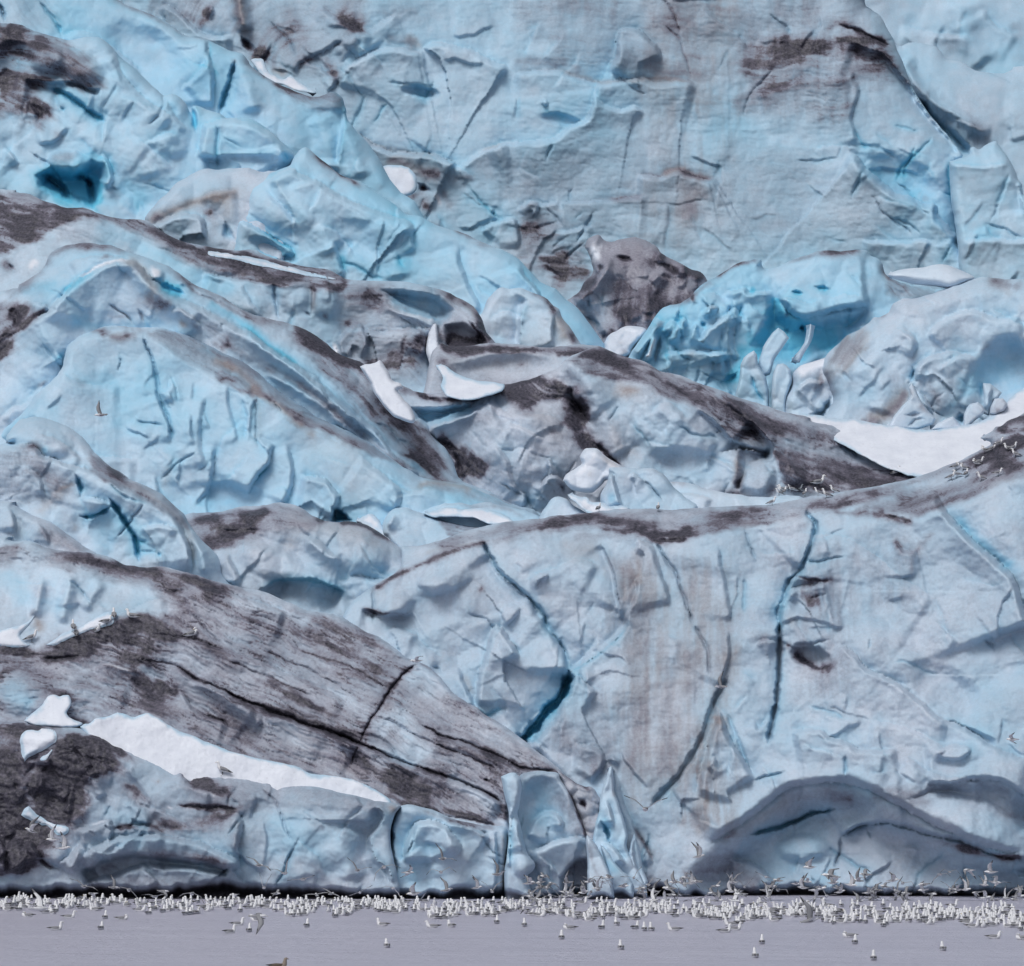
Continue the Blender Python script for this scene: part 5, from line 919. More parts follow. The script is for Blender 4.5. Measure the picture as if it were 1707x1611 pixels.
build_body('O', 'ice_slope', 'dark grey streaked ice slope with black cracks across the lower left', 'ice slope',
           "-270,888 0,893 14,899 28,904 40,903 53,902 70,910 88,915 110,918 130,919 150,921 170,925 190,932 205,940 225,943 246,946 270,944 285,947 300,952 320,957 334,960 352,966 369,971 387,976 404,981 420,983 439,987 462,997 485,1006 505,1015 527,1020 545,1022 562,1025 580,1036 595,1045 612,1054 631,1061 648,1074 663,1086 680,1097 697,1103 712,1110 730,1125 745,1142 758,1157 775,1168 790,1178 810,1191 829,1203 850,1217 868,1231 884,1244 900,1256 915,1269 929,1281 938,1293 925,1300 900,1300 880,1304 862,1306 850,1320 848,1345 849,1375 845,1400 760,1396 640,1376 560,1346 461,1322 390,1308 330,1298 262,1280 195,1255 160,1240 110,1230 -270,1232",
           152.6, 1330, led=[(30, 0, 920, 900, 1330, 323, ((12, 36),), (30, 120), (.06, .22))], tilt=.8, rim=9, rimd=.8, thick=5, seed=29, blue=.18, dirt=.10, brown=.03, lump=.45, lumpw=95, scal=.16, scalw=60, fac=.26, facw=75, fine=.045, sh=.36,
           flow="-270,1000 60,1000 200,1020 330,1070 430,1115 560,1175 680,1230 790,1290 880,1340", feats=[
    ('A', "-270,905 100,915 205,938 300,952 404,981 527,1020 595,1045 663,1086 730,1125 790,1178 868,1231 938,1293 850,1330 843,1372 700,1350 640,1330 -270,1240 -270,1090 60,1078 190,1030 300,1020 250,985 100,950 -270,950", .50, 14),
    ('A', "-270,905 60,912 180,935 300,1000 240,1020 180,1020 60,1040 -270,1070", .10, 20, 'N'), ('G', "20,930 80,960 100,1010", 34, .8), ('G', "0,940 20,990 60,1020", 30, .7), ('G', "120,945 190,975 260,985", 14, .6), ('G', "120,950 170,990", 12, .4), ('U', "0,950 30,990 40,1020", 22, .2), ('U', "60,1000 110,1010", 16, .2), ('N', "57,1025 66,1050 62,1060", 6, .7), ('D', "60,1012 50,1030", 4, .5),
    ('R', "70,960 62,1000 60,1030", 9, .4), ('R', "120,955 110,1000 100,1040", 10, .4), ('R', "170,965 150,1000 140,1020", 9, .4), ('S', "185,1020 215,1018 250,1000 280,995", 8, .4, .2), ('D', "100,930 200,945 300,965 380,985", 10, .35), ('D', "240,947 280,950", 7, .5), ('S', "300,990 350,980 420,1000 480,1020", 12, .5), ('G', "380,1000 450,1010 520,1040", 14, .6), ('D', "285,990 300,1000 360,1000", 8, .3),
    # black seam and cracks
    ('D', "66,1098 90,1094 120,1090 155,1085", 9, 1.0), ('D', "80,1082 124,1074 174,1068 223,1072 260,1085", 12, .85), ('C', "68,1098 90,1098 130,1094", 4.2, .8, 0, 0.68), ('D', "150,1050 200,1045 240,1050 300,1060", 10, .5), ('D', "0,1085 40,1088 70,1092", 5, .75), ('D', "160,1080 220,1095 260,1110", 14, .5), ('D', "215,1100 250,1150 250,1175", 18, .55), ('D', "250,1135 300,1160", 14, .5),
    ('C', "240,1101 270,1103 293,1108 310,1120 323,1129 343,1137 360,1144 380,1154 400,1166", 3.1, .6, 0, 0.52), ('S', "293,1110 323,1131 360,1146 400,1170 430,1190", 9, .7, .3), ('C', "376,1153 411,1171 440,1180 461,1189 490,1199 514,1207 540,1216 567,1224 585,1232 599,1240", 4.2, 1.1, 0, 0.68), ('D', "430,1178 480,1194 540,1214 595,1236", 7, .6), ('S', "440,1184 500,1206 560,1226 599,1244", 10, .8),
    ('C', "560,1221 580,1230 599,1238 615,1246 631,1253 650,1262 663,1267 690,1276 719,1285 745,1295 773,1306 790,1313 808,1320 825,1330 843,1341", 2.8, .9, 0, 0.68), ('S', "560,1223 599,1241 631,1256 663,1270 719,1288 773,1309 808,1323 843,1344", 9, .8, .2), ('D', "560,1250 620,1270 700,1300", 9, .3),
    ('C', "700,1208 723,1218 737,1226 755,1231 773,1237 790,1244 808,1250 825,1258 843,1267 860,1275 879,1281 905,1285 932,1287", 2.8, .6, 0, 0.56), ('D', "800,1245 843,1266 879,1281", 7, .6), ('C', "625,1192 660,1208 690,1224 723,1238 750,1249 773,1259 800,1270 829,1281", 2.8, .4, 0, 0.45), ('S', "720,1220 773,1240 843,1270 890,1288", 8, .5),
    ('C', "695,1106 680,1116 666,1129 655,1143 645,1157 638,1170 631,1182 622,1195 613,1210 606,1222 598,1238", 3.1, .8, 0, 0.56), ('D', "690,1108 660,1135 645,1157", 8, .7), ('N', "640,1170 652,1184", 8, .6), ('D', "695,1104 715,1112 730,1125 740,1140", 4, .8),
    ('G', "625,1230 660,1200 690,1240 710,1270", 22, .7), ('G', "670,1140 700,1125 740,1150 700,1160", 20, .6), ('G', "560,1150 600,1180 620,1200", 14, .4), ('G', "740,1290 800,1330 835,1355", 10, .6), ('G', "620,1245 700,1280", 6, .5),
    ('A', "250,1150 300,1135 400,1185 560,1240 640,1275 720,1310 830,1352 700,1342 640,1325 500,1290 330,1225 262,1195", .30, 14, 'N'), ('D', "645,1300 670,1312 700,1322 720,1334", 13, .75), ('D', "600,1275 660,1300", 10, .45), ('N', "560,1265 620,1290", 12, .45), ('R', "330,1130 400,1180 440,1210", 13, .6), ('S', "300,1150 320,1180 350,1195 385,1208", 9, .5, .2), ('C', "340,1192 365,1200 385,1210", 2.8, .5, 0, 0.52), ('C', "598,1240 590,1262 583,1280", 2.8, .5, 0, 0.45),
    ('S', "300,1060 400,1090 500,1130 580,1170", 14, .35), ('C', "440,1085 500,1110 560,1140 600,1165", 2.8, .3, 0, 0.38), ('C', "380,1100 450,1130 520,1160", 2.8, .3, 0, 0.38), ('C', "500,1085 580,1110 650,1150", 2.8, .3, 0, 0.30), ('C', "250,1055 320,1065 380,1085", 2.8, .3, 0, 0.38), ('D', "420,1130 500,1165 560,1200", 8, .4), ('D', "480,1050 560,1080 640,1120", 8, .25),
    ('C', "806,1298 816,1301", 3.4, .7, 0, 0.75), ('W', "812,1297 818,1296", 2, .6), ('D', "838,1345 846,1362 848,1378", 5, .9), ('D', "660,1343 740,1352 800,1366 845,1378", 5, .6), ('C', "700,1345 750,1360 800,1370 835,1378", 2.8, .4, 0, 0.45),
    ('U', "10,1130 30,1160 60,1180", 26, .3), ('G', "0,1130 30,1160 60,1180", 24, .5), ('B', 30, 1150, 60, 34, 20, .4), ('S', "155,1112 180,1104 210,1110 235,1122", 7, .5), ('W', "165,1108 180,1106 222,1118", 2.5, .5), ('S', "40,1180 90,1150 140,1140 220,1150", 16, .3), ('D', "100,1150 120,1195 150,1200", 12, .4)])
build_body('OS1', 'snow_patch', 'white snow patch at the left edge below the single left gull', 'snow patch',
           "-90,1060 0,1052 12,1049 25,1045 36,1041 45,1037 57,1025 52,1036 44,1045 36,1055 35,1062 42,1070 50,1073 37,1078 0,1079 -90,1082", 155.2, 1070, on='O', tilt=1.3, step=1.7, rim=4, rimd=.3, thick=1.2, seed=97, lump=.08, scal=.04, fac=.1, rough=1.5, mat=SNOW)
build_body('OS2', 'snow_patch', 'slanting white snow strip where five gulls stand, lower left', 'snow patch',
           "76,1074 88,1067 99,1060 119,1052 139,1042 150,1034 161,1027 172,1024 184,1021 190,1030 189,1040 175,1044 161,1047 148,1051 139,1055 124,1062 113,1068 104,1072 90,1075", 155.0, 1070, on='O', tilt=1.2, step=1.6, rim=4, rimd=.35, thick=1.2, seed=98, lump=.08, scal=.04, fac=.1, rough=1.5, mat=SNOW)
build_body('QS1', 'snow_patch', 'greyish snow cap with a knobbly right end, above the heart-shaped patch', 'snow patch',
           "41,1202 52,1190 65,1181 74,1170 82,1161 88,1159 94,1159 100,1162 106,1160 114,1161 119,1171 117,1180 112,1189 116,1196 124,1201 138,1206 130,1212 110,1214 90,1213 60,1210", 153.1, 1205, tilt=.9, step=1.7, rim=6, rimd=.4, thick=1.5, seed=99, lump=.1, scal=.05, fac=.1, rough=1.5, mat=SNOW)
build_body('QS2', 'snow_patch', 'long bright white snow strip tapering to the right, lower left', 'snow patch',
           "132,1211 140,1208 150,1205 156,1200 162,1197 178,1193 194,1189 210,1192 223,1196 235,1191 245,1189 257,1193 268,1199 277,1205 286,1211 304,1221 323,1228 341,1236 360,1243 380,1251 400,1256 425,1263 461,1270 490,1277 507,1285 518,1289 540,1291 567,1295 585,1299 599,1304 615,1311 630,1320 650,1334 648,1350 560,1345 461,1330 390,1318 337,1310 262,1290 195,1262 159,1240",
           151.5, 1335, tilt=.5, step=1.9, rim=5, rimd=.35, thick=2.0, seed=100, lump=.14, lumpw=70, scal=.04, fac=.05, rough=1.5, mat=SNOW)

build_body('Q', 'ice_shelf', 'low dirty ice shelf with black rubble stains meeting the sea at the lower left', 'ice shelf',
           "-270,1206 0,1204 25,1203 50,1208 75,1212 110,1213 139,1216 160,1225 178,1234 195,1242 213,1250 230,1257 246,1265 262,1271 280,1277 298,1281 320,1283 340,1286 365,1289 390,1292 425,1298 461,1303 495,1308 532,1313 560,1320 585,1325 615,1332 640,1338 655,1339 668,1344 664,1350 657,1362 652,1385 652,1405 656,1430 662,1460 668,1490 668,1580 -270,1580",
           149.6, 1500, led=[(26, 230, 1280, 650, 1480, 324), (54, -10, 1235, 240, 1460, 328, ((20, 60), (100, 150)), (12, 40), (.2, .55))], tilt=.30, tx=-.07, rim=14, rimd=.35, thick=5, seed=36, blue=.28, dirt=.32, brown=.03, lump=.45, lumpw=75, scal=.20, scalw=50, fac=.25, facw=60, fine=.05, sh=.16,
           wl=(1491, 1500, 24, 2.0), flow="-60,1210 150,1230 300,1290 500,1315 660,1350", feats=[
    ('T', "-270,1240 40,1232 130,1238 200,1272 300,1312 400,1330 500,1338 580,1346 660,1356", .9, 9), ('A', "290,1283 461,1303 640,1338 640,1352 560,1350 480,1345 400,1352 340,1335 300,1310", .16, 12),
    # black rubble
    ('A', "-270,1206 20,1206 90,1212 180,1235 225,1262 205,1290 150,1320 135,1380 90,1410 60,1450 -270,1460", .42, 26), ('A', "95,1235 175,1228 215,1250 190,1285 130,1300 90,1290", .6, 14), ('D', "-10,1330 20,1345 40,1400", 22, .7),
    ('A', "110,1225 170,1230 185,1262 150,1290 130,1330 95,1355 60,1345 45,1310 70,1280 100,1262", .85, 16), ('D', "150,1240 165,1255 130,1280", 15, .8), ('D', "75,1290 90,1320 70,1350", 18, .75), ('A', "-270,1290 10,1300 45,1330 40,1380 0,1400 -270,1410", .75, 20), ('D', "0,1215 40,1214 80,1218", 8, .6), ('D', "0,1240 15,1280 30,1300", 14, .45), ('D', "115,1320 105,1360 130,1340", 10, .6),
    ('D', "20,1400 35,1430 60,1440", 14, .6), ('C', "60,1435 75,1440 95,1447", 9, .9, 0, .8), ('D', "30,1370 60,1390 90,1400", 10, .5), ('S', "0,1400 10,1420 12,1460", 9, .8, .2), ('S', "40,1400 60,1410 70,1440", 9, .8, .2), ('S', "95,1440 120,1420 135,1400 130,1380", 9, .8), ('R', "110,1455 125,1435 138,1412", 7, .7), ('B', 25, 1430, 16, 30, 0, .6), ('B', 90, 1420, 24, 22, 0, .6), ('D', "35,1400 45,1440 30,1460", 8, .6),
    ('N', "0,1310 30,1330", 16, .3), ('N', "100,1340 150,1310", 10, .3), ('D', "200,1305 230,1325 255,1345", 11, .55), ('N', "205,1308 240,1335", 8, .4), ('D', "255,1340 290,1352", 8, .4),
    ('D', "301,1281 320,1292 337,1309", 10, .6), ('D', "320,1300 355,1312 388,1325", 9, .6), ('D', "298,1341 340,1346 390,1349 400,1345", 4.5, .85), ('C', "300,1342 345,1348 398,1346", 3.5, .4, 0, .6), ('D', "360,1360 375,1362 395,1352", 6, .8), ('W', "350,1328 360,1324", 3, .8), ('S', "300,1285 320,1310 360,1322", 8, .5, .2), ('D', "240,1365 300,1375 380,1370", 14, .35), ('D', "160,1390 250,1385 330,1400", 10, .25),
    ('N', "261,1303 264,1304", 2.5, 1), ('S', "120,1388 135,1380 152,1377 168,1371 184,1366 188,1380 200,1381 227,1377 255,1381 280,1395", 9, .8, .15), ('W', "150,1376 184,1366", 2.5, .5), ('D', "190,1380 228,1379", 3, .6), ('W', "278,1347 292,1348", 3, .8),
    # face
    ('H', "130,1450 170,1425 220,1418 290,1424 350,1432 385,1445 380,1465 300,1452 240,1450 190,1470 140,1480", .9, 14), ('D', "200,1432 260,1424 330,1430 385,1446", 9, .4), ('D', "160,1450 200,1440", 9, .35), ('U', "150,1420 250,1400 350,1410", 24, .12), ('D', "140,1480 300,1470 420,1480", 16, .25), ('S', "130,1430 180,1400 240,1392 320,1400 390,1430 400,1450", 16, .7), ('U', "440,1400 520,1400 600,1420", 46, .18), ('G', "440,1390 520,1400 600,1420", 44, .5), ('S', "398,1350 405,1380 398,1420 400,1450", 16, .8), ('N', "400,1360 395,1390", 14, .25), ('D', "390,1380 405,1420", 12, .25),
    ('S', "622,1345 640,1360 632,1380 618,1400 625,1430 648,1450 655,1475", 11, -.7), ('R', "590,1380 580,1420 590,1470", 22, .35), ('R', "500,1370 495,1420 505,1470", 26, .3), ('D', "575,1350 577,1400", 5, .2), ('N', "640,1345 660,1350 668,1346", 6, .8), ('R', "610,1420 635,1450 650,1475", 10, .5), ('D', "650,1380 655,1420", 7, .4), ('B', 540, 1400, 50, 40, 0, .3)])
build_body('QH', 'snow_patch', 'heart-shaped greyish snow patch on the dark ice at the left edge', 'snow patch',
           "32,1233 35,1225 42,1218 52,1217 62,1219 68,1215 76,1214 86,1215 94,1221 95,1230 92,1238 84,1244 74,1250 65,1255 57,1258 48,1262 40,1268 36,1258 34,1246", 150.9, 1240, on='Q', tilt=.5, step=1.6, rim=6, rimd=.3, thick=.8, seed=101, lump=.06, scal=.03, fac=.06, rough=1.5, mat=SNOW)
build_body('QH2', 'snow_patch', 'tiny snow fleck just below the heart-shaped patch', 'snow patch',
           "66,1266 70,1261 78,1258 84,1250 86,1252 82,1260 78,1266 70,1270", 150.9, 1260, on='Q', tilt=.4, step=1.2, rim=3, rimd=.2, thick=.5, seed=102, lump=.03, scal=.0, fac=.05, rough=1, mat=SNOW)
build_body('QH3', 'snow_patch', 'ragged snow scraps on the rubble just above the lower left sea edge', 'snow patch',
           "36,1359 40,1350 47,1345 54,1351 60,1358 72,1364 84,1370 98,1375 112,1377 114,1384 109,1389 97,1393 88,1385 80,1378 70,1376 62,1373 48,1366", 149.7, 1375, on='Q', tilt=.4, step=1.5, rim=5, rimd=.3, thick=.8, seed=103, lump=.08, scal=.03, fac=.1, facw=12, rough=2, mat=SNOW)

build_body('R', 'ice_block', 'squarish grey-blue ice block at the waterline under the tip of the dark slope', 'ice block',
           "640,1580 642,1480 645,1440 650,1400 655,1365 665,1346 677,1342 700,1345 719,1349 740,1358 758,1366 780,1371 808,1376 830,1377 845,1380 847,1392 844,1430 841,1490 840,1580",
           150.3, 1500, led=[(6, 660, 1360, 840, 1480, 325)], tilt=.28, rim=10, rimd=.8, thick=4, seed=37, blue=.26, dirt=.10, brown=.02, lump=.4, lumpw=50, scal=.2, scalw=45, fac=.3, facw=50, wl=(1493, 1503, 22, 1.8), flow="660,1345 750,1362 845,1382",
           feats=[('S', "672,1440 674,1410 684,1385 695,1371 716,1366 737,1373 752,1388 764,1402 772,1420", 16, 1.2), ('C', "652,1380 654,1410 658,1440 656,1470", 7, 1.3, .25, .5), ('D', "640,1400 655,1455", 8, .4), ('S', "740,1366 770,1375 800,1384 820,1395", 9, .8, .4), ('D', "700,1352 760,1368 830,1382", 6, .5), ('D', "780,1385 815,1398", 6, .4), ('N', "842,1385 841,1440 838,1490", 5, .6), ('S', "828,1385 830,1440 826,1490", 7, .5, .15), ('B', 760, 1440, 40, 40, 0, .3), ('U', "690,1420 720,1440", 30, .12), ('N', "760,1400 800,1440", 20, .2)])
build_body('S2', 'ice_block', 'smooth dark blue-grey ice block with a curved edge at the waterline, centre', 'ice block',
           "850,1580 852,1400 856,1330 858,1308 868,1292 880,1287 897,1285 915,1287 931,1290 937,1300 943,1309 952,1325 960,1341 968,1360 975,1377 979,1388 982,1398 984,1420 990,1440 996,1458 998,1490 998,1580",
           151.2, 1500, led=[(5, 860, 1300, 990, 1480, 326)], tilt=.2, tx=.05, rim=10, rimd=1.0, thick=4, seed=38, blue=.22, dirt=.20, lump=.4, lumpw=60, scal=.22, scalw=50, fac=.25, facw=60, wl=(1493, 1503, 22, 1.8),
           feats=[('U', "880,1300 900,1340 890,1380", 26, .2), ('B', 905, 1340, 34, 44, 10, -.7), ('S', "875,1400 890,1365 915,1352 935,1362 940,1385", 12, .6), ('D', "920,1320 945,1350 962,1385 968,1400", 14, .35), ('S', "880,1420 920,1405 960,1395 980,1402", 14, .9), ('G', "900,1420 960,1410", 20, .7), ('H', "930,1462 945,1445 958,1432 978,1428 994,1450 1000,1500 930,1500", 1.3, 10), ('D', "940,1455 985,1455", 18, .45), ('D', "985,1400 975,1385 960,1345 945,1312 933,1292", 3.5, .8), ('D', "862,1310 872,1292 897,1287", 6, .3)])
build_body('S1', 'ice_pillar', 'narrow pale ice pillar widening at the waterline beside the smooth block', 'ice pillar',
           "835,1294 845,1291 854,1288 862,1291 868,1299 869,1312 868,1324 866,1342 864,1359 868,1375 872,1394 876,1408 879,1423 886,1431 892,1440 888,1452 878,1462 884,1480 890,1500 885,1580 838,1580 840,1510 842,1448 846,1410 849,1377 847,1355 843,1334 839,1312",
           149.9, 1500, tilt=.2, step=1.8, rim=9, rimd=.9, thick=3, seed=39, blue=.30, dirt=.02, lump=.15, lumpw=60, scal=0, fac=.2, facw=45, fine=.01, wl=(1494, 1503, 14, .7),
           feats=[('S', "864,1365 868,1395 875,1420", 6, .6), ('S', "855,1345 852,1400 850,1450", 6, .5), ('B', 872, 1445, 14, 16, 0, .5), ('U', "852,1380 850,1440", 7, .2)])
build_body('T0', 'ice_block', 'grey brown broken ice wedge right of the smooth block', 'ice block',
           "928,1284 935,1290 950,1299 962,1306 975,1312 985,1313 992,1318 998,1328 1004,1340 1000,1370 996,1420 985,1420 975,1395 965,1360 950,1330 938,1305",
           152.0, 1400, tilt=.3, step=1.7, rim=7, rimd=.6, thick=2.5, seed=40, blue=.08, dirt=.28, brown=.3, lump=.3, lumpw=30, scal=.15, scalw=18, fac=.3, facw=18, fine=.06,
           feats=[('C', "965,1333 972,1340 976,1350", 7, .9, 0, .9), ('W', "946,1318 952,1326", 3, .8), ('W', "985,1330 993,1336", 4, .8), ('D', "930,1286 975,1312 992,1320", 4, .6)])
t_blocks = [
    ("985,1580 986,1440 988,1400 992,1372 998,1352 1000,1334 1007,1309 1011,1292 1015,1280 1018,1277 1021,1283 1022,1300 1025,1320 1031,1338 1038,1359 1043,1376 1047,1394 1044,1408 1050,1425 1058,1442 1068,1458 1078,1480 1082,1580", 'tall spiky ice splinter between the smooth block and the big wall', 151.4, [('S', "1012,1330 1020,1350 1024,1380", 7, .6), ('C', "1002,1370 1012,1390 1018,1405", 6, .8, .35), ('S', "1005,1400 1025,1410 1045,1440", 9, .7), ('U', "1005,1360 1015,1395", 7, .3), ('N', "1022,1310 1026,1330", 4, .4)]),
    ("976,1580 980,1440 976,1405 978,1393 986,1400 994,1411 1002,1424 1010,1440 1016,1455 1022,1472 1030,1580", 'small white leaning ice shard at the waterline below the spiky splinter', 150.3, [('D', "978,1400 990,1440 1000,1470", 4, .5)]),
    ("1022,1580 1020,1500 1012,1450 1004,1425 1000,1408 1010,1415 1022,1432 1034,1447 1046,1458 1056,1475 1062,1580", 'slanting bluish ice shard at the waterline, right of the small white one', 150.7, [('U', "1010,1430 1030,1460", 6, .3)]),
    ("1042,1450 1046,1425 1052,1405 1057,1390 1061,1400 1066,1420 1072,1445 1080,1470 1075,1500 1050,1500", 'pointed pale ice shard leaning against the foot of the big wall', 151.9, [('S', "1058,1395 1058,1430 1064,1460", 5, .5)])]
for i, (o_, l_, y_, f_) in enumerate(t_blocks):
    build_body('T%d' % (i + 1), 'ice_shard', l_, 'ice shard', o_, y_, 1450, tilt=.25, step=1.7, rim=5, rimd=.5, rnd=False, thick=2.2, seed=240 + i, blue=.26, dirt=.03, lump=.15, lumpw=50, scal=0, fac=.3, facw=40, fine=.01, rough=2, wl=(1494, 1503, 14, .7), feats=f_)

# ------------------------------------------------------------------ sea
wm = bpy.data.meshes.new("sea")
wm.from_pydata([(-900, -300, 0), (900, -300, 0), (900, 168, 0), (-900, 168, 0)], [], [(0, 1, 2, 3)])
wm.materials.append(WATER)
sea = bpy.data.objects.new("sea", wm); scene.collection.objects.link(sea); sea['kind'] = 'structure'

# ------------------------------------------------------------------ gulls
M_WHITE = flat_mat("white_feathers", (0.76, 0.78, 0.82), .75, .12)
M_GREY = flat_mat("grey_mantle", (0.27, 0.28, 0.31), .7, .3)
M_DARK = flat_mat("black_feathers", (0.025, 0.025, 0.03), .6, .3)
M_BEAK = flat_mat("yellow_beak", (0.55, 0.42, 0.10), .45, .1)
M_BROWN = flat_mat("mottled_brown_feathers", (0.15, 0.12, 0.10), .8, .5, 60)
M_PALEB = flat_mat("pale_brown_feathers", (0.34, 0.29, 0.25), .8, .4, 60)
GM = [M_WHITE, M_GREY, M_DARK, M_BEAK]

class Bird:
    def __init__(s): s.v = []; s.f = []; s.m = []
    def tube(s, path, n, mat):
        """path: (x, y, z, half width, half height); mat(i, k, x, y, z, up) -> slot"""
        base = len(s.v); P = [Vector(p[:3]) for p in path]
        for i, p in enumerate(path):
            a = P[max(i - 1, 0)]; b = P[min(i + 1, len(P) - 1)]
            t = (b - a).normalized()
            side = Vector((-t.y, t.x, 0)); side = side.normalized() if side.length > 1e-4 else Vector((0, 1, 0))
            if abs(t.y) < 1e-6: side = Vector((0, 1, 0))
            up = t.cross(side); up = up if up.z >= 0 or abs(t.z) > .9 else -up
            for k in range(n):
                an = 2 * math.pi * k / n
                s.v.append(P[i] + side * math.cos(an) * p[3] + up * math.sin(an) * p[4])
        for i in range(len(path) - 1):
            for k in range(n):
                k2 = (k + 1) % n
                q = (base + i * n + k, base + i * n + k2, base + (i + 1) * n + k2, base + (i + 1) * n + k)
                s.f.append(q)
                c = sum((s.v[j] for j in q), Vector()) / 4
                s.m.append(mat(i, k, c, math.sin(2 * math.pi * (k + .5) / n)))
        s.f.append(tuple(base + k for k in range(n))); s.m.append(mat(0, 0, P[0], 0))
        e = base + (len(path) - 1) * n
        s.f.append(tuple(e + k for k in range(n))); s.m.append(mat(len(path) - 2, 0, P[-1], 0))
    def mesh(s, name, mats=None):
        me = bpy.data.meshes.new(name)
        me.from_pydata([tuple(v) for v in s.v], [], s.f)
        for m in (mats or GM): me.materials.append(m)
        me.polygons.foreach_set('material_index', s.m)
        me.polygons.foreach_set('use_smooth', [True] * len(s.f))
        me.update()
        import bmesh
        b = bmesh.new(); b.from_mesh(me); bmesh.ops.recalc_face_normals(b, faces=b.faces); b.to_mesh(me); b.free()
        return me

def gull_body(b, path, back_x, bp=None):
    n = len(path)
    def mat(i, k, c, up):
        if i >= n - 2: return 3
        if c.x < back_x and up > .25: return 1
        return 0
    b.tube(path, 10, mat)

def folded_wings(b, x0, z0, x1, z1, yw=.062, pitch=0):
    for sg in (-1, 1):
        pth = [(x0, sg * yw * .75, z0, .012, .03), (x0 - .05, sg * yw, z0 - .005, .017, .05), (x0 - .13, sg * yw * .95, (z0 * 2 + z1) / 3, .016, .045),
               (x1 + .10, sg * yw * .6, (z0 + z1 * 2) / 3, .013, .028), (x1 + .03, sg * yw * .3, z1, .009, .013), (x1 - .02, sg * yw * .15, z1 + .004, .004, .005)]
        b.tube(pth, 6, lambda i, k, c, up: 2 if i >= 3 else 1)

def swim_mesh(name, neck=1.0, fold=False):
    b = Bird(); h = neck
    path = [(-.235, 0, .082, .022, .005), (-.19, 0, .075, .035, .014), (-.12, 0, .06, .062, .045), (-.03, 0, .05, .08, .062), (.05, 0, .052, .078, .066),
            (.095, 0, .07, .064, .060), (.115, 0, .105, .05, .052), (.122, 0, .135 + .012 * h, .040, .043), (.126, 0, .155 + .032 * h, .033, .036),
            (.134, 0, .172 + .045 * h, .032, .032), (.155, 0, .176 + .045 * h, .028, .027), (.175, 0, .172 + .045 * h, .013, .013), (.192, 0, .168 + .045 * h, .008, .008), (.208, 0, .160 + .045 * h, .002, .003)]
    gull_body(b, path, .06)
    folded_wings(b, .07, .075, -.25, .085)
    return b.mesh(name)

def sleep_mesh(name):
    b = Bird()
    path = [(-.235, 0, .085, .022, .005), (-.19, 0, .075, .035, .014), (-.12, 0, .055, .058, .042), (-.03, 0, .05, .075, .06), (.05, 0, .055, .076, .065),
            (.10, 0, .08, .06, .055), (.12, 0, .12, .038, .038), (.11, 0, .15, .034, .032), (.085, 0, .155, .03, .026), (.06, 0, .145, .012, .01), (.04, 0, .135, .004, .004)]
    gull_body(b, path, .06)
    folded_wings(b, .06, .08, -.25, .09)
    return b.mesh(name)

def stand_mesh(name, pitch=22, preen=False):
    b = Bird(); c, s = math.cos(math.radians(pitch)), math.sin(math.radians(pitch))
    def T(p): return (p[0] * c - p[2] * s, p[1], p[0] * s + p[2] * c + .155) + tuple(p[3:])
    path = [(-.235, 0, .01, .022, .005), (-.19, 0, .01, .035, .014), (-.12, 0, .0, .055, .04), (-.03, 0, .0, .068, .056), (.05, 0, .005, .067, .058), (.10, 0, .03, .05, .048)]
    path = [T(p) for p in path]
    x, _, z = path[-1][:3]
    if preen: path += [(x + .03, 0, z + .05, .036, .036), (x + .02, 0, z + .085, .034, .034), (x - .015, 0, z + .085, .03, .028), (x - .045, 0, z + .06, .014, .012), (x - .065, 0, z + .04, .003, .003)]
    else: path += [(x + .02, 0, z + .045, .036, .037), (x + .025, 0, z + .085, .031, .032), (x + .035, 0, z + .115, .033, .034), (x + .058, 0, z + .12, .029, .029), (x + .08, 0, z + .115, .013, .013), (x + .098, 0, z + .11, .007, .007), (x + .113, 0, z + .102, .002, .003)]
    gull_body(b, path, .05)
    n0 = len(b.v); folded_wings(b, .07, .03, -.25, .025, .06)
    for i in range(n0, len(b.v)):
        v = b.v[i]; b.v[i] = Vector((v.x * c - v.z * s, v.y, v.x * s + v.z * c + .155))
    for sg in (-1, 1):
        b.tube([(.0, sg * .028, .12, .009, .009), (.005, sg * .028, .06, .005, .005), (.0, sg * .028, .012, .005, .005), (.03, sg * .03, .004, .016, .004), (.05, sg * .03, .003, .018, .002)], 5, lambda i, k, c_, up: 2)
    return b.mesh(name)

def wing(b, sg, a1, a2, sweep, fold=1.0):
    st = [(0, .12, 0), (.13, .135, .015), (.25, .115, .01), (.36, .075, -.03), (.45, .035, -.07), (.49, .008, -.10)]
    y = .035; z = .02; last = 0; path = []
    for i, (sp, ch, sw) in enumerate(st):
        d = (sp - last) * fold; last = sp
        an = a1 if i <= 2 else a2
        y += math.cos(math.radians(an)) * d; z += math.sin(math.radians(an)) * d
        path.append((.03 + sw * sweep - ch * .15 + (.02 if i in (1, 2) else 0), sg * y, z, ch))
    base = len(b.v)
    for (x, yy, zz, ch) in path:
        nrm = Vector((0, 0, 1))
        for (u, t) in ((.5, .0), (.25, .011), (-.1, .010), (-.5, .0), (-.1, -.004), (.25, -.006)):
            b.v.append(Vector((x + u * ch, yy, zz + t)))
    for i in range(len(path) - 1):
        for k in range(6):
            q = (base + i * 6 + k, base + i * 6 + (k + 1) % 6, base + (i + 1) * 6 + (k + 1) % 6, base + (i + 1) * 6 + k)
            b.f.append(q)
            b.m.append(2 if i == 4 or (i == 3 and k in (2, 3)) else (1 if k in (0, 1, 2) else (1 if i >= 3 else 0)))
    e = base + (len(path) - 1) * 6
    b.f.append(tuple(e + k for k in range(6))); b.m.append(2)

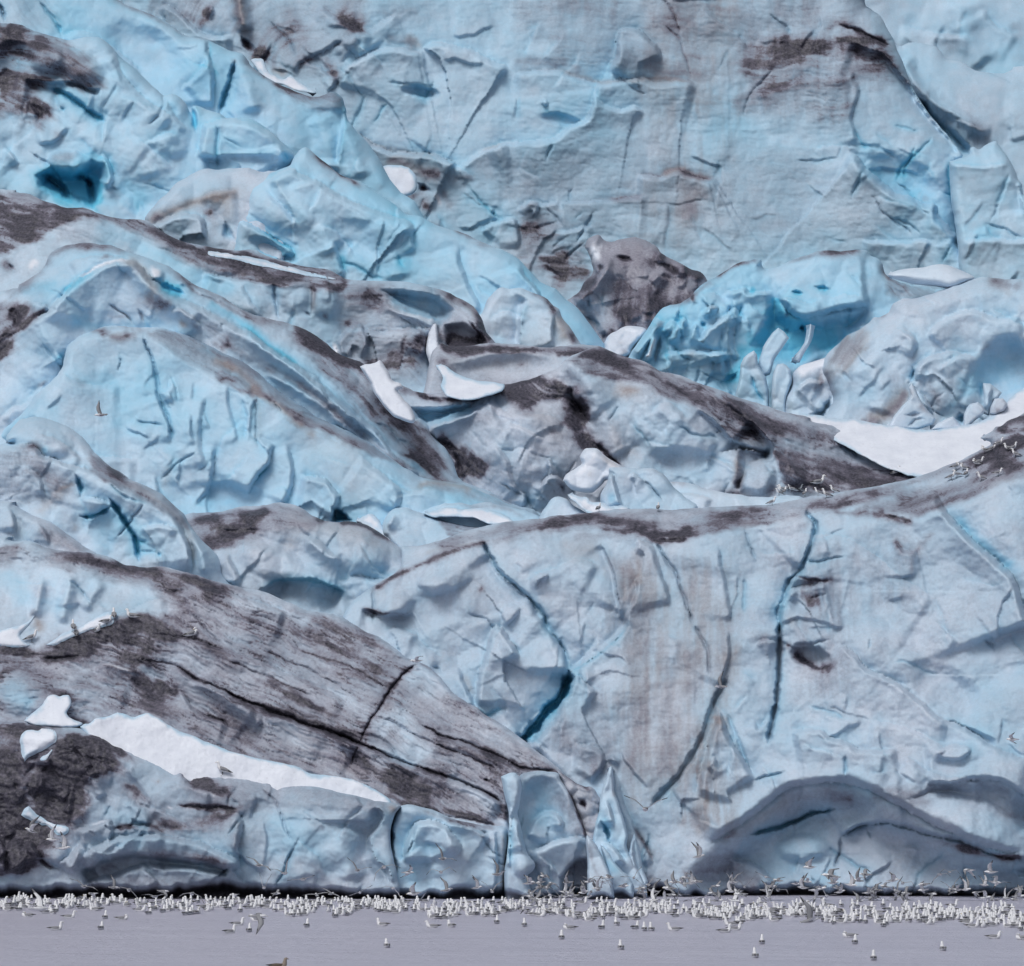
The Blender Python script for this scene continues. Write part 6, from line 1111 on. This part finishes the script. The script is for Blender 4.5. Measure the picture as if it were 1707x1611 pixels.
def fly_mesh(name, a1, a2, sweep=1.0, fold=1.0, a1r=None, a2r=None):
    b = Bird()
    path = [(-.22, 0, .012, .045, .004), (-.17, 0, .008, .032, .012), (-.10, 0, 0, .042, .034), (-.02, 0, -.004, .055, .05), (.05, 0, 0, .052, .05),
            (.10, 0, .008, .038, .038), (.135, 0, .014, .031, .032), (.165, 0, .014, .029, .028), (.187, 0, .01, .013, .013), (.205, 0, .006, .007, .007), (.22, 0, -.002, .002, .003)]
    gull_body(b, path, .06)
    wing(b, 1, a1, a2, sweep, fold); wing(b, -1, a1 if a1r is None else a1r, a2 if a2r is None else a2r, sweep, fold)
    return b.mesh(name)

def proto(name, me):
    o = bpy.data.objects.new(name, me); return o

SWIM = [swim_mesh("swimming_gull_a", 1.15), swim_mesh("swimming_gull_b", .8), swim_mesh("swimming_gull_c", .3), sleep_mesh("sleeping_gull")]
STAND = [stand_mesh("standing_gull", 22), stand_mesh("crouching_gull", 8), stand_mesh("preening_gull", 15, True)]
FLY = [fly_mesh("gull_gliding", 14, -6), fly_mesh("gull_wings_up", 55, 35), fly_mesh("gull_wings_v", 38, 20, .8), fly_mesh("gull_arched", 22, -42, 1.2), fly_mesh("gull_wings_down", -18, -48, 1.1),
       fly_mesh("gull_wings_raised", 72, 66, 1.3), fly_mesh("gull_level", 4, 2, 1.3)]

def put(name, me, loc, rot=(0, 0, 0), sc=1.0, label=None, group=None, cat='gull'):
    o = bpy.data.objects.new(name, me)
    scene.collection.objects.link(o)
    o.location = loc; o.rotation_euler = rot; o.scale = (sc, sc, sc)
    tag(o, label, cat, group)
    return o

def float_at(px, py, heading, me, sc=1.0, label=None, group=None, name='swimming_gull'):
    Y = 37500.0 / (py - 1250.0)
    return put(name, me, (wx(px, Y), Y, -.012 * sc), (0, 0, math.radians(heading)), sc, label, group)

# gulls floating apart from the flock, near side: column, row of the waterline, heading, pose, label
near = [
    (94, 1551, 20, 0, 'gull floating alone in front of the flock near the left edge, facing right'), (168, 1550, 80, 1, 'lone floating gull, second from the left edge, tail to the viewer'),
    (384, 1556, 40, 0, 'gull floating lowest of the close trio at the left third of the water'), (415, 1554, 85, 0, 'gull on the right of the close trio at the left third of the water'), (397, 1543, 20, 1, 'gull at the back of the close trio at the left third of the water'),
    (427, 1536, 170, 2, 'gull just off the flock above the close trio'), (511, 1546, 80, 0, 'gull floating alone between the close trio and the ruffled gull'), (637, 1544, 150, 1, 'ruffled gull just off the flock left of centre'),
    (720, 1547, 178, 2, 'low-floating gull turned left, with its tail to the right, centre of the water'), (752, 1546, 120, 2, 'gull floating next to the low-floating left-turned gull'), (645, 1580, 100, 1, 'gull alone on open water left of centre, nearer than the rest'),
    (936, 1566, 88, 0, 'upright gull alone in front of the flock right of centre'), (948, 1550, 170, 3, 'grey-backed gull with its head tucked beside the upright lone gull'), (1035, 1583, 95, 0, 'large lone gull on open water right of centre'),
    (1003, 1549, 70, 0, 'gull with raised neck in a loose line off the flock, right of centre'), (1028, 1543, 100, 1, 'gull close behind the loose line right of centre'), (1059, 1549, 60, 1, 'leftmost of three gulls floating side by side off the flock'), (1074, 1552, 90, 0, 'middle one of three gulls floating side by side off the flock'),
    (1086, 1552, 100, 0, 'rightmost of three gulls floating side by side off the flock'), (1123, 1552, 178, 1, 'gull turned left just right of the three side by side'), (1209, 1555, 20, 0, 'larger one of a pair floating right of centre'), (1226, 1551, 10, 1, 'smaller one of a pair floating right of centre'),
    (1270, 1574, 85, 0, 'upper one of two lone gulls one above the other, right'), (1259, 1597, 95, 0, 'lower one of two lone gulls one above the other, right'), (1414, 1563, 170, 3, 'dark huddled gull touching the gull below it, right'),
    (1425, 1574, 80, 0, 'pale gull just below the dark huddled one, right'), (1456, 1601, 85, 0, 'large gull lowest on the water at the right'), (1572, 1585, 95, 1, 'lone gull on open water near the right edge'), (1658, 1565, 4, 2, 'low-floating gull turned right near the right edge'),
    (1703, 1567, 178, 3, 'low grey gull cut by the right edge of the water'), (45, 1529, 170, 3, 'low grey gull at the front of the flock by the left edge'), (116, 1531, 10, 1, 'front gull right of the low grey one by the left edge'), (205, 1534, 0, 3, 'dark hunched gull at the front left of the flock'),
    (828, 1540, 85, 0, 'single gull just off the flock at the centre'), (874, 1545, 90, 0, 'gull just off the flock right of the single centre one'), (175, 1532, 85, 0, 'upright gull at the front left of the flock, beside the dark hunched one')]
for (px, py, hd, k, lb) in near:
    float_at(px, py, hd, SWIM[k], 1.04, lb)

# brown young gull nearest the viewer
def brown_gull():
    me = SWIM[1].copy(); me.name = 'brown_gull'
    for i, m in enumerate((M_PALEB, M_BROWN, M_DARK, M_DARK)): me.materials[i] = m
    Y = 37500.0 / (1615 - 1250.0)
    return put('swimming_gull', me, (wx(465, Y), Y, -.01), (0, 0, math.radians(8)), 1.12, 'dark brown young gull cut by the bottom edge of the photo, facing right')
brown_gull()

# the packed flock along the foot of the ice
def band(px):
    t = px / 1707.0
    return 1498 + 14 * t, 1518 + 27 * min(1, t * 1.05) - 4 * math.sin(t * 3.0)
cells = []
rnd = random.Random(5)
while len(cells) < 880:
    px = rnd.uniform(-25, 1735)
    if rnd.random() > .45 + .55 * px / 1707.0: continue
    a, b = band(px)
    b += 5 * math.sin(px / 37.0) + 4 * math.sin(px / 13.0 + 2)
    if rnd.random() > .85 + .25 * math.sin(px / 53.0) * math.sin(px / 17.0 + 1): continue
    t = rnd.random() ** .75
    py = a + (b - a) * t
    if any(abs(px - c[0]) < 2.2 and abs(py - c[1]) < 1.0 for c in cells): continue
    cells.append((px, py))
cells.sort(key=lambda c: -c[1])
FL = 'white-necked gull floating in the packed flock along the foot of the ice'
GL = 'gulls packed together on the water at the foot of the ice'
stuffv, stufff, stuffm = [], [], []
nv = 0
for i, (px, py) in enumerate(cells):
    hd = rnd.choice([90, 85, 100, 95, 80, 60, 120, 20, 160, 180, 0, -90, -60, 45, 140]) + rnd.uniform(-20, 20)
    k = rnd.choices([0, 1, 2, 3], [6, 4, 1.2, .6])[0]
    sc = rnd.uniform(.92, 1.1)
    if i < 262:
        float_at(px, py, hd, SWIM[k], sc, FL, GL)
    else:
        Y = 37500.0 / (py - 1250.0); me = SWIM[k]; n = len(me.vertices)
        co = np.empty(n * 3); me.vertices.foreach_get('co', co); co = co.reshape(-1, 3) * sc
        c, s = math.cos(math.radians(hd)), math.sin(math.radians(hd))
        co = np.stack([co[:, 0] * c - co[:, 1] * s + wx(px, Y), co[:, 0] * s + co[:, 1] * c + Y, co[:, 2] - .012], 1)
        stuffv.append(co)
        for p in me.polygons:
            stufff.append(tuple(v + nv for v in p.vertices)); stuffm.append(p.material_index)
        nv += n
sm_ = bpy.data.meshes.new('gull_flock')
sm_.from_pydata(np.concatenate(stuffv).tolist(), [], stufff)
for m in GM: sm_.materials.append(m)
sm_.polygons.foreach_set('material_index', stuffm); sm_.polygons.foreach_set('use_smooth', [True] * len(stufff)); sm_.update()
so = bpy.data.objects.new('gull_flock', sm_); scene.collection.objects.link(so)
tag(so, 'far rows of the packed gull flock right against the dark foot of the ice', 'gull flock', None, 'stuff')

# gulls in the air: column, row, wingspan in px of the photograph, pose, heading, roll, label
def fly_at(px, py, span, k, hd, roll=0, pitch=0, label=None, group=None):
    Y = min(7125.0 / span, 149.0)
    return put('flying_gull', FLY[k], (wx(px, Y), Y, wz(py, Y)), (math.radians(roll), math.radians(pitch), math.radians(hd)), min(1.0, span / 47.8), label, group)
air = [
    (168, 692, 50, 2, 200, -35, 5, 'gull flying alone in front of the tall pale blue ice face, left'), (1076, 1349, 76, 2, 80, 3, 0, 'large gull gliding alone with wings in a wide V in front of the big wall'),
    (1202, 1145, 48, 1, 160, -40, 0, 'gull flying alone high on the right wall with one wing raised'), (1165, 1428, 50, 5, 20, 0, -10, 'gull with both wings straight up below the arch corner'), (694, 1102, 48, 0, 200, 10, 0, 'small white gull flying past the crest of the dark slope'),
    (1688, 1233, 48, 6, 170, 20, 0, 'gull with a long level wing at the right edge above the arch'), (52, 1385, 52, 5, 200, -30, -20, 'leftmost of three gulls fluttering over the rubble at the lower left'), (88, 1400, 52, 1, 200, 20, 0, 'middle one of three gulls fluttering over the rubble at the lower left'),
    (106, 1414, 55, 1, 10, -25, -5, 'lowest of three gulls fluttering over the rubble at the lower left'), (66, 1515, 75, 5, 30, -55, 0, 'big gull in front of the flock at the left with one long wing straight up'), (738, 1432, 52, 2, 60, 35, 0, 'gull with a raised right wing in front of the square ice block'),
    (735, 1454, 54, 3, 95, -5, 0, 'gull with arched wings below the one in front of the square block'), (596, 1451, 50, 2, 70, 20, 0, 'gull in a V left of the hooked-winged one over the flock'), (640, 1446, 56, 4, 100, -25, 0, 'gull with hooked drooping wings over the flock left of centre'),
    (1385, 1461, 72, 0, 165, -12, -8, 'large gull with outstretched white wings just below the arch'), (1350, 1446, 50, 2, 190, 10, 0, 'gull just up left of the large outstretched one below the arch'), (432, 1443, 50, 0, 60, 25, 0, 'highest of the gulls over the left half of the flock'),
    (475, 1456, 52, 1, 70, -30, 0, 'gull with one raised wing right of the highest left one'), (505, 1466, 50, 6, 60, -10, 0, 'gull with thin level wings over the left half of the flock'), (1652, 1454, 52, 2, 175, 15, 0, 'highest gull over the flock near the right edge'), (1616, 1451, 48, 4, 150, 10, 0, 'gull with lowered wings left of the highest right one'),
    (440, 1480, 48, 5, 100, 5, 0, 'gull with both wings up over the left half of the flock'), (680, 1455, 48, 6, 20, -25, 0, 'gull flying to the right beside the hooked-winged one'), (829, 1458, 50, 1, 40, 30, 0, 'gull flying up beside the narrow ice pillar')]
for a in air:
    fly_at(*a[:7], label=a[7])
swarm = [(460, 1490, 50), (140, 1478, 52), (155, 1490, 46), (190, 1480, 52), (215, 1484, 56), (258, 1495, 50), (272, 1486, 50), (320, 1490, 58), (390, 1492, 54), (528, 1492, 50), (600, 1488, 48), (655, 1481, 52), (690, 1490, 60), (745, 1484, 50), (795, 1480, 50), (820, 1486, 52),
    (552, 1490, 50), (700, 1500, 48), (1297, 1468, 50), (1297, 1484, 48), (1400, 1487, 50), (1443, 1458, 50), (1461, 1484, 52), (1488, 1468, 52), (1475, 1478, 48), (1539, 1484, 52), (1567, 1458, 48), (1583, 1454, 46), (1662, 1473, 50), (1698, 1483, 54), (1588, 1487, 50), (1610, 1483, 50), (1628, 1488, 48),
    (1677, 1497, 52), (1572, 1510, 50), (1493, 1496, 50), (1473, 1505, 52), (1452, 1507, 50), (1370, 1498, 50), (1283, 1506, 52), (1510, 1499, 48), (1345, 1470, 48), (1395, 1480, 46), (1430, 1468, 46), (1655, 1500, 48), (1690, 1510, 54)]
rs = random.Random(12)
for i in range(38): swarm.append((rs.uniform(880, 1075), rs.uniform(1461, 1503), rs.uniform(47.6, 54)))
for i in range(30): swarm.append((rs.uniform(1060, 1290), rs.uniform(1462, 1506), rs.uniform(46, 58)))
for i in range(34): swarm.append((rs.uniform(1280, 1710), rs.uniform(1470, 1514), rs.uniform(46, 56)))
for (px, py, sp) in swarm:
    fly_at(px, py, sp * rs.uniform(.74, .98), rs.choice([0, 1, 2, 3, 3, 4, 5, 6, 0, 2]), rs.choice([0, 180, 90, 70, 110, 20, 160, 200, -20]) + rs.uniform(-15, 15), rs.uniform(-35, 35), rs.uniform(-12, 8),
           'gull flying low over the packed flock against the dark foot of the ice', 'gulls flying low over the flock')
fly_at(1350, 1535, 78, 1, 20, 30, -10, 'large grey-winged gull taking off in front of the flock, right')
fly_at(430, 1528, 70, 4, 10, 25, 0, 'gull with a drooping wing leaving the front of the flock, left')
fly_at(885, 1512, 60, 3, 30, -20, 0, 'gull landing on the front of the flock beside the ice pillar')

# gulls standing on the ice
def stand_at(px, py, hd, k, sc, label, group=None):
    Y, key = front_depth(px, py)
    return put('standing_gull', STAND[k], (wx(px, Y - .03), Y - .03, wz(py, Y) - .01), (0, 0, math.radians(hd)), sc, label, group)
perched = [(53, 1071, 10, 0, 1.25, 'single gull standing on the left snow patch, facing right'), (122, 1053, 100, 0, 1.2, 'gull standing behind the front one at the left end of the slanting snow strip'), (127, 1064, 100, 0, 1.2, 'front gull at the left end of the slanting snow strip'),
    (163, 1058, -60, 0, 1.15, 'gull below the middle of the slanting snow strip'), (178, 1044, 30, 1, 1.2, 'crouching gull in the shade under the top of the slanting snow strip'), (190, 1034, 100, 0, 1.25, 'gull at the top end of the slanting snow strip'),
    (220, 1036, 160, 1, 1.35, 'gull with ruffled wings right of the slanting snow strip'), (320, 1066, 20, 2, 1.35, 'preening gull alone on the dark streaked slope'), (371, 1293, 170, 0, 1.35, 'grey gull standing alone at the edge of the long snow strip'),
    (1365, 813, 10, 1, 1.5, 'large gull standing alone on the crest between the two clusters'), (1494, 793, 20, 0, 1.1, 'gull alone on the grey slope above the crest'), (998, 853, 60, 0, .9, 'dark gull on the crest below the thin branching snow strip'), (1097, 852, 80, 0, .9, 'gull on the crest beside the tilted ice block')]
for a in perched: stand_at(*a)
cl1 = [(545, 925), (552, 915), (562, 908), (571, 918), (587, 902), (605, 906), (616, 912), (640, 903), (650, 910), (668, 927), (731, 924), (770, 935), (805, 914), (512, 970)]
cl2 = [(1383, 803), (1421, 807), (1390, 838), (1362, 850), (1433, 834), (1480, 785), (1496, 778), (1505, 856), (1584, 832)]
cl3 = [(1521, 724), (1557, 716), (1590, 690), (1632, 715), (1656, 712), (1667, 742)]
for cl, lb, gr in ((cl1, 'small gull standing in the left cluster on the crest of the front wall', 'left cluster of gulls on the crest'), (cl2, 'small gull standing in the right cluster on the crest of the front wall', 'right cluster of gulls on the crest'),
                   (cl3, 'small dark gull in the row on the grey slope below the snow bank, far right', 'row of gulls below the snow bank')):
    for (zx, zy) in cl:
        stand_at(1107 + zx / 2.845, 500 + zy / 2.845 + 2, rs.choice([0, 20, 160, 180, 200, 60]), rs.choice([0, 0, 1, 2]), rs.uniform(.85, 1.0), lb, gr)
